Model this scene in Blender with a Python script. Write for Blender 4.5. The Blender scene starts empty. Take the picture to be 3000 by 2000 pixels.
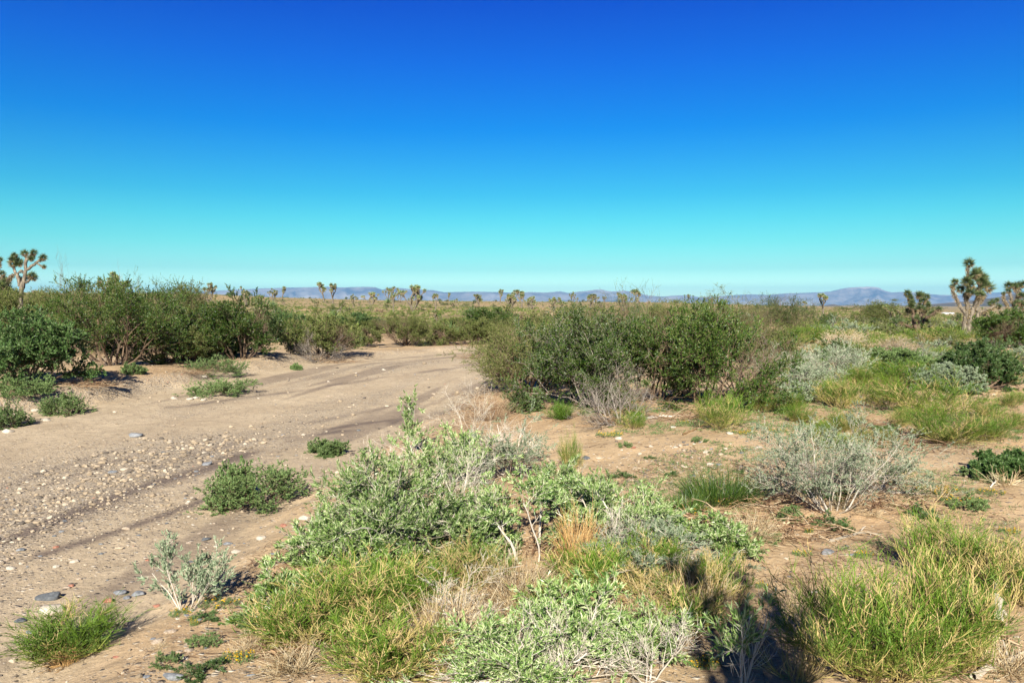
import bpy, math, random
import numpy as np
from mathutils import Vector

# ------------------------------------------------------------------ camera, sky, sun, exposure
FPX, HORIZON, CX, CY = 2337.0, 893.0, 1500.0, 1000.0     # measured on the 3000 px wide photograph
CAM_Z = 1.72
scene = bpy.context.scene
C = scene.collection
cam_d = bpy.data.cameras.new("camera"); cam = bpy.data.objects.new("camera", cam_d); C.objects.link(cam)
cam_d.sensor_width = 36.0; cam_d.lens = 36.0 * FPX / 3000.0
cam_d.clip_start = 0.05; cam_d.clip_end = 90000.0
PITCH = math.atan((CY - HORIZON) / FPX)
cam.location = (0, 0, CAM_Z); cam.rotation_euler = (math.pi/2 - PITCH, 0, 0)
scene.camera = cam

SUN_EL, SUN_AZ = math.radians(30.0), math.radians(4.5)   # azimuth: the antisolar point lies this far right of straight ahead
sd = Vector((-math.sin(SUN_AZ)*math.cos(SUN_EL), -math.cos(SUN_AZ)*math.cos(SUN_EL), math.sin(SUN_EL)))   # towards the sun
sun_d = bpy.data.lights.new("sun", 'SUN'); sun = bpy.data.objects.new("sun", sun_d); C.objects.link(sun)
sun_d.energy = 5.0; sun_d.angle = math.radians(0.53); sun_d.color = (1.0, 0.94, 0.83)
sun.rotation_euler = sd.to_track_quat('Z', 'Y').to_euler()

world = bpy.data.worlds.new("World"); scene.world = world; world.use_nodes = True
nt = world.node_tree; nt.nodes.clear()
wo = nt.nodes.new('ShaderNodeOutputWorld'); bg = nt.nodes.new('ShaderNodeBackground'); nt.links.new(bg.outputs[0], wo.inputs[0])
sky = nt.nodes.new('ShaderNodeTexSky'); sky.sky_type = 'NISHITA'; sky.sun_disc = False
sky.sun_elevation = SUN_EL; sky.sun_rotation = math.atan2(sd.x, sd.y)
sky.air_density = 1.0; sky.dust_density = 0.4; sky.ozone_density = 2.5; sky.altitude = 900
bg.inputs[1].default_value = 0.09
# the air's own colour with height: clear aqua at the horizon, deep blue overhead
tc = nt.nodes.new('ShaderNodeTexCoord'); sx = nt.nodes.new('ShaderNodeSeparateXYZ'); nt.links.new(tc.outputs['Generated'], sx.inputs[0])
ramp = nt.nodes.new('ShaderNodeValToRGB')
SKY_TINT = [(0.0, (0.7972, 0.9474, 0.7045)), (0.0459, (0.5461, 0.7845, 0.6407)), (0.0626, (0.3044, 0.5434, 0.4726)), (0.0941, (0.1777, 0.5187, 0.4389)), (0.1224, (0.1066, 0.4801, 0.4439)), (0.1511, (0.0556, 0.4094, 0.4591)), (0.2263, (0.0002, 0.2747, 0.543)), (0.298, (0.0001, 0.1881, 0.5903)), (0.362, (0.0, 0.1211, 0.565)), (0.4314, (0.0, 0.0871, 0.4802)), (0.62, (0.0, 0.0551, 0.2688)), (1.0, (0.0, 0.0414, 0.1921))]
def set_ramp(node, stops):
    els = node.color_ramp.elements
    while len(els) > 1: els.remove(els[-1])
    for i, (p, c) in enumerate(stops):
        e = els[0] if i == 0 else els.new(p)
        e.position = p; e.color = (c[0], c[1], c[2], 1)
set_ramp(ramp, SKY_TINT)
mr = nt.nodes.new('ShaderNodeMapRange'); mr.inputs[1].default_value = -0.02; mr.inputs[2].default_value = 1.0
nt.links.new(sx.outputs['Z'], mr.inputs[0]); nt.links.new(mr.outputs[0], ramp.inputs[0])
mulc = nt.nodes.new('ShaderNodeMix'); mulc.data_type = 'RGBA'; mulc.blend_type = 'MULTIPLY'; mulc.inputs[0].default_value = 1.0
nt.links.new(sky.outputs[0], mulc.inputs[6]); nt.links.new(ramp.outputs[0], mulc.inputs[7]); nt.links.new(mulc.outputs[2], bg.inputs[0])

scene.view_settings.view_transform = 'Standard'; scene.view_settings.look = 'None'
scene.view_settings.exposure = 1.4; scene.view_settings.gamma = 1.0
scene.render.engine = 'CYCLES'
scene.cycles.max_bounces = 6; scene.cycles.transparent_max_bounces = 4; scene.cycles.volume_bounces = 0

# ------------------------------------------------------------------ noise
def vnoise(x, y, seed=0):
    xi = np.floor(x).astype(np.int64); yi = np.floor(y).astype(np.int64)
    fx = x - xi; fy = y - yi
    fx = fx*fx*(3-2*fx); fy = fy*fy*(3-2*fy)
    def h(a, b):
        n = (a*374761393 + b*668265263 + seed*974711) & 0x7fffffff
        n = ((n ^ (n >> 13)) * 1274126177) & 0x7fffffff
        n = n ^ (n >> 16)
        return (n & 0xffff) / 65535.0
    return (h(xi, yi)*(1-fx) + h(xi+1, yi)*fx)*(1-fy) + (h(xi, yi+1)*(1-fx) + h(xi+1, yi+1)*fx)*fy
def fbm(x, y, seed=0, o=4):
    s = 0; a = 0.5; t = 0
    for i in range(o):
        s = s + a*vnoise(x*2**i, y*2**i, seed+i*17); t += a; a *= 0.5
    return s/t - 0.5
def sstep(a, b, x):
    t = np.clip((x-a)/(b-a), 0, 1); return t*t*(3-2*t)

# ------------------------------------------------------------------ the lie of the land
WASH = np.array([(-9, -14), (-7.2, -4), (-6.2, 2), (-5.75, 6), (-5.45, 10), (-4.9, 14), (-4.1, 19), (-2.9, 24), (-0.6, 28.0), (4, 31.2), (12, 34), (26, 38), (60, 44)], float)
HALFW = np.array([4.6, 4.3, 4.1, 3.9, 3.9, 3.9, 3.7, 3.6, 3.3, 3.2, 3.2, 3.2, 3.2])
def wash_coords(X, Y):
    """signed lateral position (-1 far bank .. 1 near bank) and length along the wash"""
    best = np.full(X.shape, 1e9); T = np.full(X.shape, 9.0); S = np.zeros(X.shape); acc = 0.0
    for i in range(len(WASH)-1):
        a, b = WASH[i], WASH[i+1]; d = b-a; L = np.hypot(*d)
        u = np.clip(((X-a[0])*d[0] + (Y-a[1])*d[1])/L**2, 0, 1)
        px = a[0]+u*d[0]; py = a[1]+u*d[1]
        dist = np.hypot(X-px, Y-py)
        side = np.sign(d[1]*(X-a[0]) - d[0]*(Y-a[1]))
        hw = HALFW[i]*(1-u)+HALFW[i+1]*u
        m = dist < best
        best = np.where(m, dist, best); T = np.where(m, side*dist/hw, T); S = np.where(m, acc+u*L, S)
        acc += L
    return T, S
RIDGE_AZ = [-60, -36, -32.7, -21, -14, -8, 0, 7.3, 14, 21, 32.7, 60]
RIDGE_PX = [864, 864, 864, 868, 878, 882, 884, 886, 890, 900, 922, 925]
MOUNDS = [(0.15, 6.2, 1.4, .10), (2.6, 8.0, 1.6, .10), (3.0, 5.0, 1.0, .10), (4.6, 7.2, 1.6, .16), (3.1, 12.0, 3.0, .22), (6.8, 10.0, 2.2, .2), (-11.5, 19, 3.0, .25), (-7.5, 24, 2.5, .22),
          (6.0, 5.4, .9, .12), (-0.6, 17.2, 1.4, .14), (8, 16, 2.5, .2), (2.6, 9.6, .8, .05), (5.6, 9.0, .7, .1), (-13, 15, 2.0, .2)]
def height(X, Y):
    X = np.asarray(X, float); Y = np.asarray(Y, float)
    R = np.hypot(X, Y); az = np.degrees(np.arctan2(X, Y))
    px = np.interp(az, RIDGE_AZ, RIDGE_PX)
    zr = CAM_Z + (HORIZON-px)/FPX*430.0
    z = zr*sstep(30, 430, R) - (zr+6)*sstep(520, 1600, R)
    z = z + 1.9*fbm(X/70, Y/70, 5, 3)*sstep(60, 200, R)*(1-sstep(380, 480, R)) + .5*fbm(X/16, Y/16, 9, 3)*sstep(25, 80, R)
    T, S = wash_coords(X, Y)
    nb = .22*fbm(S/1.3, T*0+3.3, 21, 3)+.1*fbm(X*2.1, Y*2.1, 22, 2)
    inw = 1 - sstep(.90, 1.08, np.abs(T+nb*.6))
    near = 1-sstep(60, 90, R)
    z = z - inw*near*(.24-.12*sstep(14, 7, Y)*sstep(0, .6, T)-.15*sstep(15, 25, Y))
    z = z + inw*near*(.045*fbm(T*3.2, S/9, 31, 3) + .03*fbm(T*9, S/6, 33, 2))
    z = z + (1-inw)*near*(.18*fbm(X/2.4, Y/2.4, 41, 3) + .05*fbm(X/.5, Y/.5, 43, 3))
    z = z + .05*np.exp(-((T+1.3)/.35)**2)*near
    for mx, my, mr_, mh in MOUNDS:
        z = z + mh*np.exp(-((X-mx)**2+(Y-my)**2)/mr_**2)*(1-inw*.8)
    z = z + near*.010*fbm(X*9, Y*9, 51, 3)
    z = z - .06*np.exp(-(X**2+Y**2)/1.5)
    return z
def hz(x, y): return float(height(np.array([x]), np.array([y]))[0])
def at(px, py, far=900.0):
    """ground point seen at a pixel of the photograph"""
    a = np.array([(px-CX)/FPX, 1.0, -(py-CY)/FPX])
    cp, sp = math.cos(PITCH), math.sin(PITCH)
    d = np.array([a[0], a[1]*cp + a[2]*sp, -a[1]*sp + a[2]*cp])
    t = np.geomspace(1.5, far, 2500)
    X = d[0]*t; Y = d[1]*t; Z = CAM_Z + d[2]*t
    dz = Z - height(X, Y)
    i = np.argmax(dz < 0)
    if dz[i] >= 0: i = len(t)-1
    if i > 0:
        f = dz[i-1]/(dz[i-1]-dz[i]+1e-9); tt = t[i-1]+f*(t[i]-t[i-1])
    else: tt = t[0]
    return d[0]*tt, d[1]*tt
def m_per_px(x, y): return math.hypot(0, y)/FPX

# ------------------------------------------------------------------ materials
def new_mat(name):
    m = bpy.data.materials.new(name); m.use_nodes = True; t = m.node_tree; t.nodes.clear()
    return m, t, t.nodes, t.links
ALB = .73
def leaf_mat(name, cols, rough=.55, trans=.25, spec=.25):
    cols = [tuple(v*ALB for v in c) for c in cols]
    """colour picked per leaf from a row of leaf colours"""
    m, t, N, L = new_mat(name)
    out = N.new('ShaderNodeOutputMaterial'); p = N.new('ShaderNodeBsdfPrincipled'); p.inputs['Roughness'].default_value = rough
    p.inputs['Specular IOR Level'].default_value = spec
    at_ = N.new('ShaderNodeAttribute'); at_.attribute_name = 'rnd'
    r = N.new('ShaderNodeValToRGB'); set_ramp(r, [(i/(len(cols)-1), c) for i, c in enumerate(cols)])
    oi = N.new('ShaderNodeObjectInfo'); hs = N.new('ShaderNodeHueSaturation')
    ma = N.new('ShaderNodeMapRange'); ma.inputs[3].default_value = .82; ma.inputs[4].default_value = 1.18
    L.new(oi.outputs['Random'], ma.inputs[0]); L.new(ma.outputs[0], hs.inputs['Value'])
    L.new(at_.outputs['Fac'], r.inputs[0]); L.new(r.outputs[0], hs.inputs['Color']); L.new(hs.outputs[0], p.inputs['Base Color'])
    if trans > 0:
        tr = N.new('ShaderNodeBsdfTranslucent'); mx = N.new('ShaderNodeMixShader'); mx.inputs[0].default_value = trans
        L.new(hs.outputs[0], tr.inputs[0]); L.new(p.outputs[0], mx.inputs[1]); L.new(tr.outputs[0], mx.inputs[2]); L.new(mx.outputs[0], out.inputs[0])
    else: L.new(p.outputs[0], out.inputs[0])
    return m
def rock_mat(name, c1, c2, c3):
    c1, c2, c3 = [tuple(v*ALB for v in c) for c in (c1, c2, c3)]
    m, t, N, L = new_mat(name)
    out = N.new('ShaderNodeOutputMaterial'); p = N.new('ShaderNodeBsdfPrincipled'); p.inputs['Roughness'].default_value = .85; L.new(p.outputs[0], out.inputs[0])
    tcn = N.new('ShaderNodeTexCoord'); n = N.new('ShaderNodeTexNoise'); n.inputs['Scale'].default_value = 3.5; n.inputs['Detail'].default_value = 8; n.inputs['Roughness'].default_value = .7
    oi = N.new('ShaderNodeObjectInfo'); ad = N.new('ShaderNodeVectorMath'); ad.operation = 'ADD'
    L.new(tcn.outputs['Object'], ad.inputs[0]); L.new(oi.outputs['Location'], ad.inputs[1]); L.new(ad.outputs[0], n.inputs['Vector'])
    r = N.new('ShaderNodeValToRGB'); set_ramp(r, [(.32, c1), (.5, c2), (.68, c3)]); L.new(n.outputs[0], r.inputs[0])
    L.new(r.outputs[0], p.inputs['Base Color'])
    b = N.new('ShaderNodeBump'); b.inputs['Strength'].default_value = .6; b.inputs['Distance'].default_value = .02; L.new(n.outputs[0], b.inputs['Height']); L.new(b.outputs[0], p.inputs['Normal'])
    return m

M = {}
M['silver_leaf'] = leaf_mat('silver_leaf', [(.05, .12, .02), (.15, .27, .06), (.33, .46, .145), (.60, .66, .36)], .4, .2, .4)
M['greygreen_leaf'] = leaf_mat('greygreen_leaf', [(.13, .19, .10), (.24, .31, .18), (.40, .45, .30)], .6, .15)
M['green_leaf'] = leaf_mat('green_leaf', [(.035, .085, .02), (.07, .15, .035), (.12, .21, .06), (.18, .25, .09)], .45, .25, .35)
M['dark_leaf'] = leaf_mat('dark_leaf', [(.014, .048, .006), (.04, .11, .011), (.085, .16, .022), (.20, .26, .055)], .4, .25, .4)
M['olive_leaf'] = leaf_mat('olive_leaf', [(.045, .085, .013), (.11, .16, .028), (.17, .20, .05), (.30, .28, .12)], .6, .2)
M['mat_leaf'] = leaf_mat('mat_leaf', [(.06, .12, .035), (.14, .22, .065), (.26, .35, .13)], .55, .15)
M['broom'] = leaf_mat('broom', [(.55, .41, .20), (.46, .37, .12), (.17, .22, .032), (.065, .135, .010), (.13, .22, .018)], .6, .1)
M['straw'] = leaf_mat('straw', [(.22, .13, .06), (.40, .28, .14), (.55, .44, .26), (.64, .55, .38)], .7, .05)
M['orange_straw'] = leaf_mat('orange_straw', [(.30, .15, .05), (.50, .30, .11), (.58, .40, .18)], .7, .05)
M['pale_stem'] = leaf_mat('pale_stem', [(.34, .29, .21), (.52, .46, .37), (.68, .63, .54)], .7, 0)
M['grey_stem'] = leaf_mat('grey_stem', [(.13, .10, .08), (.24, .20, .165), (.36, .32, .27)], .8, 0)
M['brown_stem'] = leaf_mat('brown_stem', [(.07, .045, .03), (.14, .095, .06), (.24, .17, .11)], .8, 0)
M['litter'] = leaf_mat('litter', [(.09, .045, .025), (.20, .11, .06), (.36, .24, .13), (.52, .42, .28)], .85, 0)
M['flower'] = leaf_mat('flower', [(.75, .38, .005), (.85, .50, .01), (.85, .60, .03)], .6, .1)
M['rosette_green'] = leaf_mat('rosette_green', [(.05, .085, .03), (.12, .18, .06), (.24, .29, .10), (.42, .43, .18)], .45, .1, .35)
M['rosette_tan'] = leaf_mat('rosette_tan', [(.20, .15, .07), (.40, .33, .17), (.58, .50, .30)], .7, .05)
M['tuft_green'] = leaf_mat('tuft_green', [(.03, .055, .022), (.07, .11, .04), (.13, .18, .06), (.24, .27, .11)], .45, .1, .35)
M['tuft_tan'] = leaf_mat('tuft_tan', [(.12, .085, .045), (.28, .21, .11), (.44, .35, .20)], .7, .05)
M['yucca_leaf'] = leaf_mat('yucca_leaf', [(.06, .11, .04), (.14, .22, .07), (.30, .36, .13)], .45, .1, .35)
def bark_mat():
    m, t, N, L = new_mat('joshua_bark')
    out = N.new('ShaderNodeOutputMaterial'); p = N.new('ShaderNodeBsdfPrincipled'); p.inputs['Roughness'].default_value = .9; L.new(p.outputs[0], out.inputs[0])
    tcn = N.new('ShaderNodeTexCoord'); mp = N.new('ShaderNodeMapping'); mp.inputs['Scale'].default_value = (9, 9, 2.2); L.new(tcn.outputs['Object'], mp.inputs[0])
    n = N.new('ShaderNodeTexNoise'); n.inputs['Scale'].default_value = 1.6; n.inputs['Detail'].default_value = 8; L.new(mp.outputs[0], n.inputs['Vector'])
    r = N.new('ShaderNodeValToRGB'); set_ramp(r, [(.3, (.04, .033, .025)), (.5, (.12, .098, .07)), (.7, (.25, .21, .15))]); L.new(n.outputs[0], r.inputs[0]); L.new(r.outputs[0], p.inputs['Base Color'])
    b = N.new('ShaderNodeBump'); b.inputs['Strength'].default_value = .9; b.inputs['Distance'].default_value = .06; L.new(n.outputs[0], b.inputs['Height']); L.new(b.outputs[0], p.inputs['Normal'])
    return m
M['bark'] = bark_mat()
M['rock_grey'] = rock_mat('rock_grey', (.10, .11, .12), (.20, .21, .22), (.34, .35, .36))
M['rock_dark'] = rock_mat('rock_dark', (.045, .05, .055), (.10, .11, .12), (.22, .23, .23))
M['rock_tan'] = rock_mat('rock_tan', (.26, .19, .13), (.42, .33, .24), (.56, .47, .36))
M['rock_pale'] = rock_mat('rock_pale', (.36, .31, .24), (.49, .43, .34), (.62, .56, .46))
M['rock_red'] = rock_mat('rock_red', (.22, .08, .05), (.38, .16, .10), (.48, .26, .17))
def gravel_mat():
    return leaf_mat('gravel', [(.13, .11, .09), (.24, .195, .145), (.34, .265, .175), (.41, .32, .215), (.48, .385, .27), (.58, .50, .38)], .85, 0)
M['gravel'] = gravel_mat()

def ground_mat():
    m, t, N, L = new_mat('desert_ground')
    out = N.new('ShaderNodeOutputMaterial'); p = N.new('ShaderNodeBsdfPrincipled'); p.inputs['Roughness'].default_value = .92; p.inputs['Specular IOR Level'].default_value = .15; L.new(p.outputs[0], out.inputs[0])
    geo = N.new('ShaderNodeNewGeometry'); pos = geo.outputs['Position']
    def attr(n):
        a = N.new('ShaderNodeAttribute'); a.attribute_name = n; return a.outputs['Fac']
    def noise(scale, det=6, rough=.6, vec=None):
        n = N.new('ShaderNodeTexNoise'); n.inputs['Scale'].default_value = scale; n.inputs['Detail'].default_value = det; n.inputs['Roughness'].default_value = rough
        L.new(vec or pos, n.inputs['Vector']); return n.outputs[0]
    def rampf(f, stops):
        r = N.new('ShaderNodeValToRGB'); set_ramp(r, stops); L.new(f, r.inputs[0]); return r.outputs[0]
    def mix(f, a, b, mode='MIX'):
        x = N.new('ShaderNodeMix'); x.data_type = 'RGBA'; x.blend_type = mode
        if isinstance(f, float): x.inputs[0].default_value = f
        else: L.new(f, x.inputs[0])
        for s, v in ((6, a), (7, b)):
            if isinstance(v, tuple): x.inputs[s].default_value = (*v, 1)
            else: L.new(v, x.inputs[s])
        return x.outputs[2]
    def mth(op, a, b=None):
        x = N.new('ShaderNodeMath'); x.operation = op
        for s, v in ((0, a), (1, b)):
            if v is None: continue
            if isinstance(v, (int, float)): x.inputs[s].default_value = v
            else: L.new(v, x.inputs[s])
        return x.outputs[0]
    wash, damp, grav, red, farg = attr('wash'), attr('damp'), attr('gravel'), attr('red'), attr('far')
    n1 = noise(.8); n2 = noise(6.0, 8, .7); n3 = noise(45, 6, .7)
    sand = rampf(n1, [(.3, (.43, .305, .17)), (.5, (.51, .37, .215)), (.7, (.59, .435, .26))])
    sandw = rampf(n1, [(.3, (.43, .335, .22)), (.5, (.51, .405, .27)), (.7, (.59, .475, .32))])
    col = mix(wash, sand, sandw)
    col = mix(red, col, (.50, .30, .15))
    fine = rampf(n2, [(.3, (.78, .76, .74)), (.5, (1, 1, 1)), (.72, (1.14, 1.12, 1.1))])
    col = mix(1.0, col, fine, 'MULTIPLY')
    grain = rampf(n3, [(.3, (.74, .72, .70)), (.5, (1, 1, 1)), (.7, (1.22, 1.2, 1.18))])
    col = mix(.8, col, grain, 'MULTIPLY')
    # small pebbles pressed into the sand
    heights = []
    for sc, thr in ((34, .62), (75, .5), (150, .38)):
        v = N.new('ShaderNodeTexVoronoi'); v.inputs['Scale'].default_value = sc; L.new(pos, v.inputs['Vector'])
        ss = N.new('ShaderNodeSeparateColor'); L.new(v.outputs['Color'], ss.inputs[0])
        amt = mth('ADD', mth('MULTIPLY', grav, .75), .06)
        pick = mth('LESS_THAN', ss.outputs[0], amt)
        near_c = mth('LESS_THAN', v.outputs['Distance'], thr)
        mask = mth('MULTIPLY', pick, near_c)
        pc = rampf(ss.outputs[1], [(0, (.15, .13, .11)), (.25, (.30, .24, .18)), (.5, (.42, .33, .22)), (.75, (.52, .43, .31)), (1, (.62, .55, .44))])
        col = mix(mask, col, pc)
        heights.append(mth('MULTIPLY', mth('MULTIPLY', mth('SUBTRACT', thr, v.outputs['Distance']), mask), 1.0/sc))
    col = mix(damp, col, (.135, .10, .085))
    # far plain: dry grass, soil and low brush read as mottling
    nf1 = noise(.09, 7, .65); nf2 = noise(.55, 5, .7)
    fcol = rampf(nf2, [(.34, (.11, .12, .04)), (.44, (.27, .22, .10)), (.52, (.42, .31, .165)), (.68, (.52, .37, .21))])
    fcol2 = rampf(nf1, [(.38, (.62, .68, .55)), (.52, (1, 1, 1)), (.62, (1.2, 1.1, 1.05))])
    fcol = mix(1.0, fcol, fcol2, 'MULTIPLY')
    col = mix(farg, col, fcol)
    col = mix(1.0, col, (ALB, ALB, ALB), 'MULTIPLY')
    L.new(col, p.inputs['Base Color'])
    h = mth('ADD', mth('MULTIPLY', n3, .004), mth('MULTIPLY', n2, .03))
    for x in heights: h = mth('ADD', h, x)
    b = N.new('ShaderNodeBump'); b.inputs['Strength'].default_value = .8; b.inputs['Distance'].default_value = 1.0; L.new(h, b.inputs['Height']); L.new(b.outputs[0], p.inputs['Normal'])
    return m
M['ground'] = ground_mat()

# ------------------------------------------------------------------ mesh helpers
def make_mesh(name, V, faces, mats, fmat=None, attrs=None, smooth=False):
    """faces: list of int arrays, each (n, k)"""
    me = bpy.data.meshes.new(name)
    V = np.asarray(V, np.float32)
    me.vertices.add(len(V)); me.vertices.foreach_set('co', V.ravel())
    tot = sum(f.size for f in faces); npoly = sum(len(f) for f in faces)
    me.loops.add(tot); me.loops.foreach_set('vertex_index', np.concatenate([f.ravel() for f in faces]).astype(np.int32))
    me.polygons.add(npoly)
    sizes = np.concatenate([np.full(len(f), f.shape[1]) for f in faces]); starts = np.concatenate([[0], np.cumsum(sizes)[:-1]])
    me.polygons.foreach_set('loop_start', starts.astype(np.int32))
    try: me.polygons.foreach_set('loop_total', sizes.astype(np.int32))
    except Exception: pass
    if fmat is not None: me.polygons.foreach_set('material_index', np.asarray(fmat, np.int32))
    me.polygons.foreach_set('use_smooth', np.full(npoly, smooth, bool))
    for k, a in (attrs or {}).items():
        at_ = me.attributes.new(k, 'FLOAT', 'POINT'); at_.data.foreach_set('value', np.asarray(a, np.float32))
    for m in mats: me.materials.append(M[m])
    me.update(calc_edges=True)
    return me
def mesh_obj(name, me, parent=None, loc=(0, 0, 0)):
    o = bpy.data.objects.new(name, me); C.objects.link(o); o.location = loc
    if parent: o.parent = parent
    return o
def tag(o, label=None, cat=None, group=None, kind=None):
    if label: o['label'] = label
    if cat: o['category'] = cat
    if group: o['group'] = group
    if kind: o['kind'] = kind
    return o
def empty(name, loc=(0, 0, 0), rz=0.0):
    o = bpy.data.objects.new(name, None); C.objects.link(o); o.location = loc; o.rotation_euler = (0, 0, rz); o.empty_display_size = .2
    return o
def norm(a): return a/np.maximum(np.linalg.norm(a, axis=-1, keepdims=True), 1e-9)

def tubes(P, R, k=3, rnd=None, seed=0):
    """P (m,n,3), R (m,n) -> verts, quads, rnd per vertex"""
    m, n, _ = P.shape; rg = np.random.default_rng(seed+7)
    T = np.empty_like(P); T[:, 1:-1] = P[:, 2:]-P[:, :-2]; T[:, 0] = P[:, 1]-P[:, 0]; T[:, -1] = P[:, -1]-P[:, -2]; T = norm(T)
    ref = norm(rg.normal(size=(m, 1, 3))+np.array([3., 0, 0])); A = norm(np.cross(T, ref)); B = np.cross(T, A)
    ang = np.arange(k)/k*2*np.pi
    V = P[:, :, None]+R[:, :, None, None]*(A[:, :, None]*np.cos(ang)[None, None, :, None]+B[:, :, None]*np.sin(ang)[None, None, :, None])
    idx = np.arange(m*n*k).reshape(m, n, k); nx = np.roll(idx, -1, axis=2)
    F = np.stack([idx[:, :-1], nx[:, :-1], nx[:, 1:], idx[:, 1:]], -1).reshape(-1, 4)
    if rnd is None: rnd = rg.random(m)
    rnd = np.asarray(rnd)
    if rnd.ndim == 1: rnd = np.repeat(rnd[:, None], n, 1)
    return V.reshape(-1, 3), F, np.repeat(rnd.reshape(-1), k)
def leaves(P, D, L, W, rg, rnd=None, fold=.25, bend=0.0):
    """two folded triangles per leaf, pointing along D"""
    m = len(P); D = norm(D); r = rg.normal(size=(m, 3)); A = norm(np.cross(D, r)); B = np.cross(D, A)
    L = np.broadcast_to(L, (m,))[:, None]; W = np.broadcast_to(W, (m,))[:, None]
    tip = P+D*L-B*L*bend; a = P+D*L*.45+A*W*.5+B*W*fold; b = P+D*L*.45-A*W*.5+B*W*fold
    V = np.stack([P, a, tip, b], 1).reshape(-1, 3)
    i = np.arange(m)*4
    F = np.concatenate([np.stack([i, i+1, i+2], 1), np.stack([i, i+2, i+3], 1)])
    if rnd is None: rnd = rg.random(m)
    return V, F, np.repeat(rnd, 4)
def grow(P0, D0, L, R0, n, wob, up, rg, taper=.35):
    m = len(P0); P = np.empty((m, n, 3)); P[:, 0] = P0; d = norm(D0)
    L = np.broadcast_to(L, (m,)); R0 = np.broadcast_to(R0, (m,))
    for i in range(1, n):
        d = norm(d+rg.normal(0, wob, (m, 3))+np.array([0, 0, up]))
        P[:, i] = P[:, i-1]+d*(L/(n-1))[:, None]
    return P, R0[:, None]*np.linspace(1, taper, n)[None]
def spawn(P, R, k, t0, t1, a0, a1, rg):
    m, n, _ = P.shape; par = np.repeat(np.arange(m), k); t = rg.uniform(t0, t1, m*k)*(n-1)
    i = np.minimum(t.astype(int), n-2); f = (t-i)[:, None]
    p = P[par, i]*(1-f)+P[par, i+1]*f; tan = norm(P[par, i+1]-P[par, i]); r = R[par, i]*(1-f[:, 0])+R[par, i+1]*f[:, 0]
    per = norm(np.cross(tan, rg.normal(size=(m*k, 3)))); a = rg.uniform(a0, a1, m*k)[:, None]
    return p, tan*np.cos(a)+per*np.sin(a), r, par
def radial(n, r0, e0, e1, rg):
    """n starts in a small disk with directions fanned out between elevations e0..e1"""
    a = rg.uniform(0, 2*np.pi, n); e = np.radians(rg.uniform(e0, e1, n)); q = r0*np.sqrt(rg.random(n))
    P = np.stack([q*np.cos(a), q*np.sin(a), np.zeros(n)-.02], 1)
    return P, np.stack([np.cos(e)*np.cos(a), np.cos(e)*np.sin(a), np.sin(e)], 1)
def fit(levels, W, H, dome=0.0):
    """scale skeleton levels so that together they are W wide and H high"""
    A = np.concatenate([p.reshape(-1, 3) for p, r in levels])
    w = np.percentile(np.abs(A[:, :2]), 97)*2; h = np.percentile(A[:, 2], 99)
    s = np.array([W/w, W/w, H/h])
    for p, r in levels:
        p *= s
        if dome:
            rho = np.sqrt((p[..., 0]/(W/2))**2+(p[..., 1]/(W/2))**2+(p[..., 2]/H)**2)
            p *= np.where(rho > .92, (.92/np.maximum(rho, .01))**dome, 1.0)[..., None]
        p[..., 2] = np.maximum(p[..., 2], .004)
def join(parts):
    V, F3, F4, R = [], [], [], []; off = 0
    for v, f, r in parts:
        V.append(v); R.append(r)
        (F3 if f.shape[1] == 3 else F4).append(f+off); off += len(v)
    faces = ([np.concatenate(F3)] if F3 else [])+([np.concatenate(F4)] if F4 else [])
    return np.concatenate(V), faces, np.concatenate(R)
def part_mesh(name, parts, mat):
    V, F, R = join(parts)
    return make_mesh(name, V, F, [mat], attrs={'rnd': R})

# ------------------------------------------------------------------ kinds of plant: each returns [(part name, mesh), ...]
def leafy_shrub(seed, W, H, n=9, k2=6, k3=5, k4=0, nl=16, ll=.035, lw=.009, e0=25, e1=85, stem='pale_stem', leaf='silver_leaf', r0=.010, wob=.16, up=.03, bare=.15, base=.06, thin=1.0, t0=.25, dome=0.0):
    rg = np.random.default_rng(seed); S = max(W, H)
    p, d = radial(n, base*W, e0, e1, rg)
    A = grow(p, d, S*.62*rg.uniform(.7, 1.1, n), r0*rg.uniform(.7, 1.2, n), 8, wob, up, rg)
    p, d, r, _ = spawn(*A, k2, t0, 1, .35, .95, rg); B = grow(p, d, S*.30*rg.uniform(.5, 1.2, len(p)), r*.6, 6, wob, up, rg)
    p, d, r, _ = spawn(*B, k3, .2, 1, .35, 1.0, rg); D = grow(p, d, S*.14*rg.uniform(.5, 1.3, len(p)), np.maximum(r*.55, .0011*thin), 5, wob, up, rg)
    lv = [A, B, D]
    if k4:
        p, d, r, _ = spawn(*D, k4, .2, 1, .3, 1.0, rg); E = grow(p, d, S*.07*rg.uniform(.5, 1.4, len(p)), np.maximum(r*.6, .0009*thin), 4, wob, up, rg); lv.append(E)
    fit(lv, W, H, dome)
    tb = [tubes(P, R, 5 if i == 0 else 3, seed=seed+i) for i, (P, R) in enumerate(lv)]
    lf = []
    for P, R in lv[-2:] if k4 else lv[-1:]:
        # some twigs stay bare, in patches
        c = P[:, 0]; keep = vnoise(c[:, 0]*5/S+9, c[:, 2]*5/S+c[:, 1]*4/S, seed) > bare
        P2, R2 = P[keep], R[keep]
        if not len(P2): continue
        q, dd, _, _ = spawn(P2, R2, nl if P is lv[-1][0] else max(1, nl//2), .05, 1.0, .35, 1.0, rg)
        dd = dd+np.array([0, 0, .25])
        lf.append(leaves(q, dd, ll*rg.uniform(.6, 1.3, len(q)), lw*rg.uniform(.7, 1.3, len(q)), rg, bend=.1))
    out = [('stems', part_mesh('stems', tb, stem))]
    if lf: out.append(('leaves', part_mesh('leaves', lf, leaf)))
    return out
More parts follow.
